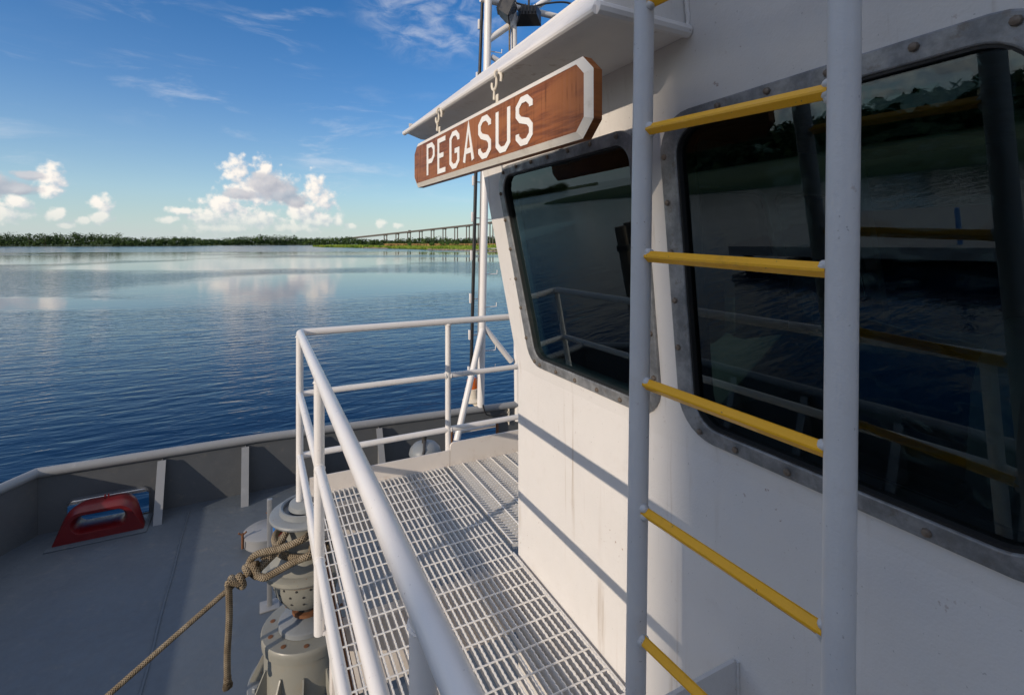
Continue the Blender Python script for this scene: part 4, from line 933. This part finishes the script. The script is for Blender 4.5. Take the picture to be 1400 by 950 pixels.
# whip antenna beside the mast
wa_ = thing('whip_antenna', 'thin black whip antenna with white clips left of the foremast', 'antenna', aty(643, 530, BY+0.22))
A0, A1, A2 = aty(643.5, 532, BY+0.22), aty(650.5, 240, BY+0.22), aty(659.5, 0, BY+0.22)
mb = MB(); mb.tube([A0, A1, A2, A2+(A2-A1)*0.4], [0.026, 0.028, 0.024, 0.02], 10); mb.build('rod', 'black_plastic', wa_)
mb = MB(); mb.tube([A0+Vector((0.115, 0, 0)), A1+Vector((0.09, 0, 0)), A2+Vector((0.17, 0, 0.4))], 0.016, 8); mb.build('conduit', 'cap_paint', wa_)
for q in (0.08, 0.25, 0.42, 0.62, 0.80, 0.97):
    p = A0.lerp(A1, q); part_box('clip', 'rail_paint', wa_, p.x-0.055, p.x-0.028, p.y-0.02, p.y+0.02, p.z-0.06, p.z+0.09, bv=0.004)
    mb = MB(); mb.tube([p, p+Vector((0.22, 0.08, 0.0))], 0.010, 6); mb.build('clip', 'rail_paint', wa_)
for q in (0.2, 0.55, 0.85):
    p = A1.lerp(A2, q); part_box('clip', 'rail_paint', wa_, p.x-0.055, p.x-0.028, p.y-0.02, p.y+0.02, p.z-0.06, p.z+0.09, bv=0.004)
# amber beacon
bc = thing('amber_beacon', 'small amber beacon on a cream bracket by the foremast foot', 'beacon', aty(644, 548, BY+0.20))
q = aty(645.5, 546, BY+0.20)
mb = MB(); mb.lathe([(0.15, q.z-0.02), (0.15, q.z), (0.10, q.z+0.03), (0.10, q.z+0.155), (0.11, q.z+0.16), (0.11, q.z+0.175)], (q.x, q.y), 24); mb.build('base', 'hook_paint', bc)
mb = MB(); mb.lathe([(0.082, q.z+0.176), (0.082, q.z+0.30), (0.06, q.z+0.335), (0.001, q.z+0.345)], (q.x, q.y), 24); mb.build('lens', 'amber_lens', bc)
mb = MB(); mb.tube([(q.x, q.y, q.z-0.02), (q.x+0.05, BY-0.02, -2.50)], 0.03, 10); mb.build('bracket', 'hook_paint', bc)
# floodlights on the yard
def flood(px, py, lab, rot):
    c = aty(px, py, BY-0.15); t_ = thing('floodlight', lab, 'floodlight', c, 'floodlights on the foremast')
    M = Matrix.Translation(c) @ Matrix.Rotation(R(rot), 4, 'Z') @ Matrix.Rotation(R(24), 4, 'X')
    mb = MB(); mb.hexa([M @ Vector(v) for v in [(-.12, .10, -.09), (.12, .10, -.09), (.12, .10, .09), (-.12, .10, .09), (-.19, -.08, -.15), (.19, -.08, -.15), (.19, -.08, .15), (-.19, -.08, .15)]]); mb.build('housing', 'black_plastic', t_, smooth=0)
    mb = MB(); mb.hexa([M @ Vector(v) for v in [(-.165, -.0815, -.125), (.165, -.0815, -.125), (.165, -.086, -.125), (-.165, -.086, -.125), (-.165, -.0815, .125), (.165, -.0815, .125), (.165, -.086, .125), (-.165, -.086, .125)]]); mb.build('lens', 'lamp_glass', t_, smooth=0)
    mb = MB(); mb.tube([M @ Vector((0, .04, .09)), M @ Vector((0.0, .06, .26))], 0.018, 8); mb.build('yoke', 'dark_steel', t_)
    for k in range(5):
        mb = MB(); x = -.10+.05*k; mb.hexa([M @ Vector(v) for v in [(x-.006, .101, -.08), (x+.006, .101, -.08), (x+.006, .145, -.08), (x-.006, .145, -.08), (x-.006, .101, .08), (x+.006, .101, .08), (x+.006, .145, .08), (x-.006, .145, .08)]]); mb.build('cooling_fin', 'black_plastic', t_, smooth=0)
flood(694, 14, 'black floodlight on the foremast, left one close to the pole', 60)
flood(723, 21, 'black floodlight on the foremast, right one over the name board', 150)

# ================================================================== FAR SCENERY
def pxd(px, d, z): v = ray(px, HY); return Vector((v.x*d, v.y*d, z))      # bearing of a photo column at a depth
shore = [(-700, 420), (-300, 640), (0, 760), (170, 800), (255, 860), (300, 1150), (400, 1300), (700, 1350), (1100, 1300), (2200, 1200)]
def shore_d(px):
    for (a, da), (b, db) in zip(shore, shore[1:]):
        if a <= px <= b: return da+(db-da)*(px-a)/(b-a)
    return shore[0][1] if px < shore[0][0] else shore[-1][1]
mb = MB(); vs = []; fs = []; cols = list(range(-700, 2201, 50))
for px in cols:
    d = shore_d(px)
    for (k, z) in ((0, WZ-0.4), (6, WZ+0.7), (60, WZ+1.6), (2600, WZ+12)): vs.append(pxd(px, d+k, z))
for i in range(len(cols)-1):
    for j in range(3): fs.append((i*4+j, i*4+4+j, i*4+5+j, i*4+1+j))
mb.add(vs, fs); tag(mb.build('far_shore', 'land', smooth=60), kind='structure')
# forest of small leaf faces
def leaf_cloud(V, Fc, c, rx, rz, count, size, rnd):
    lobes = [(rnd.gauss(0, .45), rnd.gauss(0, .45), rnd.uniform(-.5, .75), rnd.uniform(.35, .62)) for _ in range(6)]
    for i in range(count):
        lx, ly, lz, lr = rnd.choice(lobes); u = rnd.uniform(-1, 1); a = rnd.uniform(0, 6.283); q = math.sqrt(max(0, 1-u*u)); k = lr*rnd.uniform(0.75, 1.05)
        p = Vector((c[0]+rx*(lx+k*q*math.cos(a)), c[1]+rx*(ly+k*q*math.sin(a)), c[2]+rz*(lz+k*u)))
        n_ = Vector((q*math.cos(a)+rnd.gauss(0, .5), q*math.sin(a)+rnd.gauss(0, .5), u+0.4+rnd.gauss(0, .5))).normalized()
        x = n_.orthogonal().normalized(); y = n_.cross(x); s_ = size*rnd.uniform(0.6, 1.4); b = rnd.uniform(0, 6.283); e1_ = x*math.cos(b)+y*math.sin(b); e2_ = n_.cross(e1_)
        o = len(V); V += [p+e1_*s_, p+e2_*s_*0.7, p-e1_*s_*0.9, p-e2_*s_*0.6]; Fc.append((o, o+1, o+2, o+3))
rnd = random.Random(11); V, Fc = [], []
px = -500.0
while px < 1350:
    d0 = shore_d(px); row = rnd.choice((8, 14, 24, 40, 60)); d = d0+row
    big = 1.0+0.18*math.sin(px*0.021)+0.12*math.sin(px*0.055+1)
    h = rnd.uniform(10.5, 14.5)*big*(1.12 if px < 330 else 1.3)*(1+row/260)
    c = pxd(px, d, WZ+1.0+h*0.55); leaf_cloud(V, Fc, c, h*0.5, h*0.48, 90, 1.1*d/900, rnd)
    c = pxd(px+rnd.uniform(-2, 2), d0+rnd.uniform(3, 20), WZ+1.0+h*0.26); leaf_cloud(V, Fc, c, h*0.5, h*0.30, 50, 1.2*d/900, rnd)
    px += rnd.uniform(1.3, 2.6)*(1 if px < 720 else 3)
me = bpy.data.meshes.new('forest'); me.from_pydata(V, [], Fc); me.materials.append(MATS['forest_leaf']); tag(link('forest', me), 'dark green wood lining the far shore of the water', 'forest', kind='stuff')
def tree(px, d, h, lab, group, palm=False, name='tree', m='forest_leaf', z=WZ+1.2, wid=0.36):
    rnd = random.Random(int(px*7+d)); b = pxd(px, d, z); t_ = thing(name, lab, 'tree', b, group)
    mb = MB(); top = b+Vector((rnd.uniform(-.4, .4), rnd.uniform(-.4, .4), h*0.82)); mb.tube([b, b.lerp(top, 0.5)+Vector((rnd.uniform(-.3, .3), 0, 0)), top], [h*0.022, h*0.016, h*0.008], 8)
    if not palm:
        for k in range(5):
            a = rnd.uniform(0, 6.28); q = b.lerp(top, rnd.uniform(.4, .85)); mb.tube([q, q+Vector((math.cos(a)*h*.2, math.sin(a)*h*.2, h*.15))], [h*.008, h*.004], 5)
    mb.build('trunk', 'bark', t_)
    V, Fc = [], []
    if palm:
        for k in range(14):
            a = 6.283*k/14; L = h*0.20
            for s_ in range(5):
                q0, q1 = s_/5, (s_+1)/5
                def fp(q): return top+Vector((math.cos(a)*L*q, math.sin(a)*L*q, L*(0.35*q-0.9*q*q)))
                sd_ = Vector((-math.sin(a), math.cos(a), 0))*L*0.16*(1-q0*0.6); o = len(V); V += [fp(q0)-sd_, fp(q0)+sd_, fp(q1)+sd_*0.7, fp(q1)-sd_*0.7]; Fc.append((o, o+1, o+2, o+3))
    else: leaf_cloud(V, Fc, b+Vector((0, 0, h*0.66)), h*wid, h*0.36, 320, max(0.35, d/900*0.8), rnd)
    me = bpy.data.meshes.new('crown'); me.from_pydata(V, [], Fc); me.materials.append(MATS[m]); link('crown', me, t_)
tg = 'tall trees standing out of the far wood'
tree(40, 775, 22, 'palm rising above the far wood, leftmost of the three palms', tg, True, 'palm_tree')
tree(83, 790, 21, 'palm rising above the far wood, middle one of the three palms', tg, True, 'palm_tree')
tree(126, 800, 22, 'palm rising above the far wood, rightmost of the three palms', tg, True, 'palm_tree')
tree(62, 780, 21, 'broad dark tree rising over the far wood between two palms', tg)
tree(104, 795, 22, 'rounded dark tree on the far shore left of the rightmost palm', tg)
tree(160, 812, 21, 'broad rounded tree on the far shore right of the palms', tg)
# peninsula with marsh grass
pen = [(428, 690), (440, 600), (470, 545), (500, 500), (540, 430), (600, 345), (640, 315), (680, 285), (760, 250), (900, 240), (1200, 240)]
def pen_d(px):
    for (a, da), (b, db) in zip(pen, pen[1:]):
        if a <= px <= b: return da+(db-da)*(px-a)/(b-a)
    return pen[-1][1]
mb = MB(); vs = []; fs = []; cols = list(range(428, 1200, 12))
for px in cols:
    d = pen_d(px); lim = 700+ (px-428)*0.9
    for (dd_, z) in ((d-1.5, WZ-0.3), (d+1.5, WZ+0.35), (d+0.35*(lim-d), WZ+0.9), (lim, WZ+1.1), (lim+8, WZ-0.3)): vs.append(pxd(px, dd_, z))
for i in range(len(cols)-1):
    for j in range(4): fs.append((i*5+j, i*5+5+j, i*5+6+j, i*5+1+j))
mb.add(vs, fs); tag(mb.build('marsh_spit', 'land', smooth=60), kind='structure')
def blades(V, Fc, p, h, wd, rnd):
    a = rnd.uniform(0, 3.14); s_ = Vector((math.cos(a), math.sin(a), 0))*wd; l = Vector((rnd.gauss(0, .2), rnd.gauss(0, .2), 1))*h
    o = len(V); V += [p-s_, p+s_, p+s_*0.5+l, p-s_*0.6+l*0.9]; Fc.append((o, o+1, o+2, o+3))
rnd = random.Random(21); V, Fc = [], []
for i in range(26000):
    px = 428+ (rnd.random()**1.0)*330; d0 = pen_d(px); d = d0 + (rnd.random()**2.2)*(700-d0)*0.8+0.6
    clump = 0.6+0.6*math.sin(px*0.11+d*0.03)+0.5*math.sin(px*0.031+d*0.011)
    blades(V, Fc, pxd(px, d, WZ+0.35+0.5*min(1, (d-d0)/60)), (0.85+0.8*max(0, clump))*rnd.uniform(.6, 1.3), 0.55*d/400, rnd)
me = bpy.data.meshes.new('marsh_grass'); me.from_pydata(V, [], Fc); me.materials.append(MATS['grass_blade']); tag(link('marsh_grass', me), 'bright green marsh grass covering the low spit', 'grass', kind='stuff')
V, Fc = [], []
for i in range(12000):
    px = rnd.uniform(527, 700); d = 545+rnd.uniform(0, 40)+ (px-527)*0.1; blades(V, Fc, pxd(px, d, WZ+0.9), rnd.uniform(3.0, 3.6), 0.6, rnd)
me = bpy.data.meshes.new('dry_reeds'); me.from_pydata(V, [], Fc); me.materials.append(MATS['dry_reed']); tag(link('dry_reeds', me), 'tan band of dry reeds behind the green marsh grass', 'reeds', kind='stuff')
mb = MB(); 
for i in range(420):
    px = rnd.choice((rnd.uniform(585, 690), rnd.uniform(585, 660), rnd.uniform(495, 530))); d = pen_d(px)+rnd.uniform(-1.5, 1.5); r_ = rnd.uniform(.25, .7); q = pxd(px, d, WZ+0.15+rnd.uniform(0, .3)); mb.blob(q, r_, 1, 0.25, i, (1.2, 1.2, .8))
mb.build('shore_rocks', 'rock', smooth=0); tag(bpy.data.objects['shore_rocks'], 'pale rocks along the water edge of the spit', 'rocks', kind='stuff')
bg = 'bushes on the marsh spit'
for (px, d, h, lab) in ((579, 470, 8.0, 'rounded bright green bush on the spit, tallest of its row'), (591, 352, 4.6, 'small pale green bush at the water edge of the spit'), (612, 480, 6.2, 'wide green bush right of the tallest bush on the spit'), (622, 485, 6.0, 'low green bush left of the foremast behind the reeds'), (604, 490, 5.0, 'lowest green bush between its two wider neighbours'), (560, 520, 4.2, 'small green bush left of the tallest bush on the spit'), (500, 560, 2.6, 'tiny low bush at the left end of the spit')):
    tree(px, d, h, lab, bg, name='bush', m='bush_leaf', z=WZ+0.7, wid=0.55)
# bridge
br = thing('bridge', 'long concrete bridge on twin column piers climbing to the right behind the spit', 'bridge', pxd(600, 1000, WZ))
def deckpt(px):
    y = 322.5+(px-505)*(306.3-322.5)/150 - max(0, px-640)*0.02; d = 1500-(px-505)*1.1
    return pxd(px, d, (HY-y)/FPX*d), d
prev = None; mb = MB(); mp_ = MB()
ps = [deckpt(px)[0] for px in range(470, 1000, 10)]
for a, b in zip(ps, ps[1:]):
    n_ = Vector((-(b-a).y, (b-a).x, 0)).normalized()*6
    mb.hexa([a-n_-Vector((0,0,3.2)), b-n_-Vector((0,0,3.2)), b+n_-Vector((0,0,3.2)), a+n_-Vector((0,0,3.2)), a-n_*1.15, b-n_*1.15, b+n_*1.15, a+n_*1.15])
    for s_ in (-1.1, 1.1):
        c0, c1 = a+n_*s_, b+n_*s_; mp_.hexa([c0, c1, c1+n_*.05, c0+n_*.05, c0+Vector((0,0,1.1)), c1+Vector((0,0,1.1)), c1+n_*.05+Vector((0,0,1.1)), c0+n_*.05+Vector((0,0,1.1))])
mb.build('deck', 'pier_concrete', br, smooth=0); mp_.build('parapet', 'pier_concrete', br, smooth=0)
px = 527.0
while px < 960:
    p, d = deckpt(px); n_ = (deckpt(px+1)[0]-p); n_ = Vector((-n_.y, n_.x, 0)).normalized(); al = Vector((n_.y, -n_.x, 0)); zt_ = p.z-3.3
    # the two columns stand apart along the bridge's width, which the lens sees obliquely
    wv = (n_*0.35+al*0.94).normalized()
    mb = MB()
    for s_ in (-3.9, 3.9):
        c = p+wv*s_; mb.lathe([(1.6, WZ-1), (1.5, zt_-1.2)], (c.x, c.y), 10)
    a, b = p-wv*6.2, p+wv*6.2; q = Vector((-wv.y, wv.x, 0))*1.2
    mb.hexa([Vector((*(a-q).xy, zt_-1.7)), Vector((*(b-q).xy, zt_-1.7)), Vector((*(b+q).xy, zt_-1.7)), Vector((*(a+q).xy, zt_-1.7)), Vector((*(a-q).xy, zt_)), Vector((*(b-q).xy, zt_)), Vector((*(b+q).xy, zt_)), Vector((*(a+q).xy, zt_))])
    mb.build('pier', 'pier_concrete', br, smooth=30); px += 16.1
p = deckpt(560)[0]; al = (deckpt(570)[0]-p).normalized(); pc = p+Vector((0, 0, 0.02))
tk_ = thing('truck', 'tiny dark truck on the bridge deck above the spit', 'truck', pc)
M = Matrix.Translation(pc) @ Matrix.Rotation(math.atan2(al.y, al.x), 4, 'Z')
def tb(name, m, x0_, x1_, y0_, y1_, z0_, z1_):
    mb = MB(); mb.hexa([M @ Vector(v) for v in [(x0_,y0_,z0_),(x1_,y0_,z0_),(x1_,y1_,z0_),(x0_,y1_,z0_),(x0_,y0_,z1_),(x1_,y0_,z1_),(x1_,y1_,z1_),(x0_,y1_,z1_)]]); mb.build(name, m, tk_, smooth=0)
tb('cargo_box', 'dark_steel', -4, 2.2, -1.2, 1.2, 1.0, 3.9); tb('cab', 'dark_steel', 2.5, 4.6, -1.15, 1.15, 0.9, 3.0)
for x in (-3, -1.8, 3.4):
    for y in (-1.1, 1.1):
        mb = MB(); mb.tube([M @ Vector((x, y-.15, .5)), M @ Vector((x, y+.15, .5))], .5, 12); mb.build('wheel', 'rubber', tk_)

# ---------------------------------------------------------------- port side: bank, dock and harbour shed (seen in the window glass, and casting the shade aft)
mb = MB(); vs = []; fs = []
ys = list(range(-260, 171, 10))
for y in ys:
    e = -63 + 3*math.sin(y*0.05) - max(0, y-60)*0.35
    for (k, z) in ((1.5, WZ-0.4), (-1.0, WZ+0.5), (-12, WZ+1.2), (-400, WZ+3.0)): vs.append((e+k, y if k > -300 else y*1.2, z))
for i in range(len(ys)-1):
    for j in range(3): fs.append((i*4+j, i*4+4+j, i*4+5+j, i*4+1+j))
mb.add(vs, fs); tag(mb.build('grass_bank', 'bank_grass', smooth=60), kind='structure')
rnd = random.Random(31); V, Fc = [], []
for i in range(420):
    y = rnd.uniform(-200, 190); x = -150-rnd.uniform(0, 50)-max(0, y)*0.2; h = rnd.uniform(9, 13); leaf_cloud(V, Fc, (x, y, WZ+2+h*.5), h*.55, h*.5, 70, 1.7, rnd); leaf_cloud(V, Fc, (x+6, y+3, WZ+1+h*.3), h*.55, h*.35, 40, 1.7, rnd)
me = bpy.data.meshes.new('bank_wood'); me.from_pydata(V, [], Fc); me.materials.append(MATS['forest_leaf']); tag(link('bank_wood', me), 'dark wood behind the grassy bank off the port side', 'forest', kind='stuff')
dk = thing('dock', 'concrete dock on timber piles off the port side, mirrored in the window', 'dock', (-19, 0, WZ))
part_box('dock_slab', 'concrete', dk, -25, -16, -22, 15.5, -4.0, -3.6)
for y in range(-20, 16, 5):
    for x in (-16.6, -20.5, -24.4):
        mb = MB(); mb.lathe([(0.22, WZ-1.5), (0.2, -4.01)], (x, y), 12); mb.build('pile', 'timber', dk)
df = thing('dock_fence', 'dark pipe fence along the dock, mirrored in the aft window', 'fence', (-16.3, 0, -3.6))
for y in [-14+1.8*i for i in range(12)]:
    mb = MB(); mb.tube([(-16.3, y, -3.6), (-16.3, y, -2.62)], 0.04, 8); mb.build('post', 'dark_steel', df)
for z in (-2.62, -2.9, -3.15, -3.4):
    mb = MB(); mb.tube([(-16.3, -14, z), (-16.3, 5.8, z)], 0.03, 8); mb.build('rail', 'dark_steel', df)
bo = thing('bollard', 'rusty mushroom bollard near the end of the dock', 'bollard', (-17.0, 11.8, -3.6))
mb = MB(); mb.lathe([(0.30, -3.6), (0.30, -3.55), (0.17, -3.5), (0.16, -3.15), (0.28, -3.02), (0.26, -2.92), (0.01, -2.88)], (-17.0, 11.8), 20); mb.build('post', 'rusty_steel', bo)
bp = thing('blue_marker_post', 'slim blue marker post standing on the dock by the fence', 'post', (-16.5, 7.4, -3.6))
mb = MB(); mb.lathe([(0.07, -3.6), (0.07, -2.5), (0.05, -2.46), (0.001, -2.45)], (-16.5, 7.4), 12); mb.build('tube', 'blue_plastic', bp)
for (x, y, lab) in ((-9.5, 14.5, 'leaning dark timber pile in the water off the port bow'), (-10.5, 15.2, 'upright dark timber pile beside the leaning pile')):
    t_ = thing('mooring_pile', lab, 'pile', (x, y, WZ), 'mooring piles off the port bow'); mb = MB(); mb.tube([(x, y, WZ-2), (x+0.1, y+0.05, -1.5)], [0.24, 0.20], 14); mb.build('shaft', 'timber', t_)
    mb = MB(); mb.lathe([(0.26, -2.4), (0.26, -2.2)], (x+.09, y+.04), 14); mb.build('band', 'dark_steel', t_)
# harbour shed on its own quay: its forward corner throws the soft edge of shade across the wall
mb = MB(); mb.box(-60, -25.01, -70, -8.0, WZ-1, -3.62); tag(mb.build('quay', 'concrete', smooth=0), kind='structure')
hb = thing('harbour_shed', 'tall pale harbour shed on the quay abaft the port beam', 'building', (-38, -25, -3.62))
EXX, EYY = -26.0, -11.97
part_box('wall', 'building_paint', hb, -32, EXX, -55, EYY, -3.62, 13.0)
mb = MB(); mb.hexa([(-32, -55.5, 13.001), (EXX+.02, -55.5, 13.001), (EXX+.02, EYY, 13.001), (-32, EYY, 13.001), (-29.5, -55.5, 14), (-28.5, -55.5, 14), (-28.5, EYY-1, 14), (-29.5, EYY-1, 14)]); mb.build('roof', 'cap_paint', hb, smooth=0)
for y in (-18, -28, -38, -48): part_box('door', 'cap_paint', hb, EXX, EXX+0.06, y-2, y+2, -3.62, 0.8)
for y in (-14, -23, -33, -43): part_box('window', 'lamp_glass', hb, EXX, EXX+0.05, y-1.2, y+1.2, 4.0, 5.6)
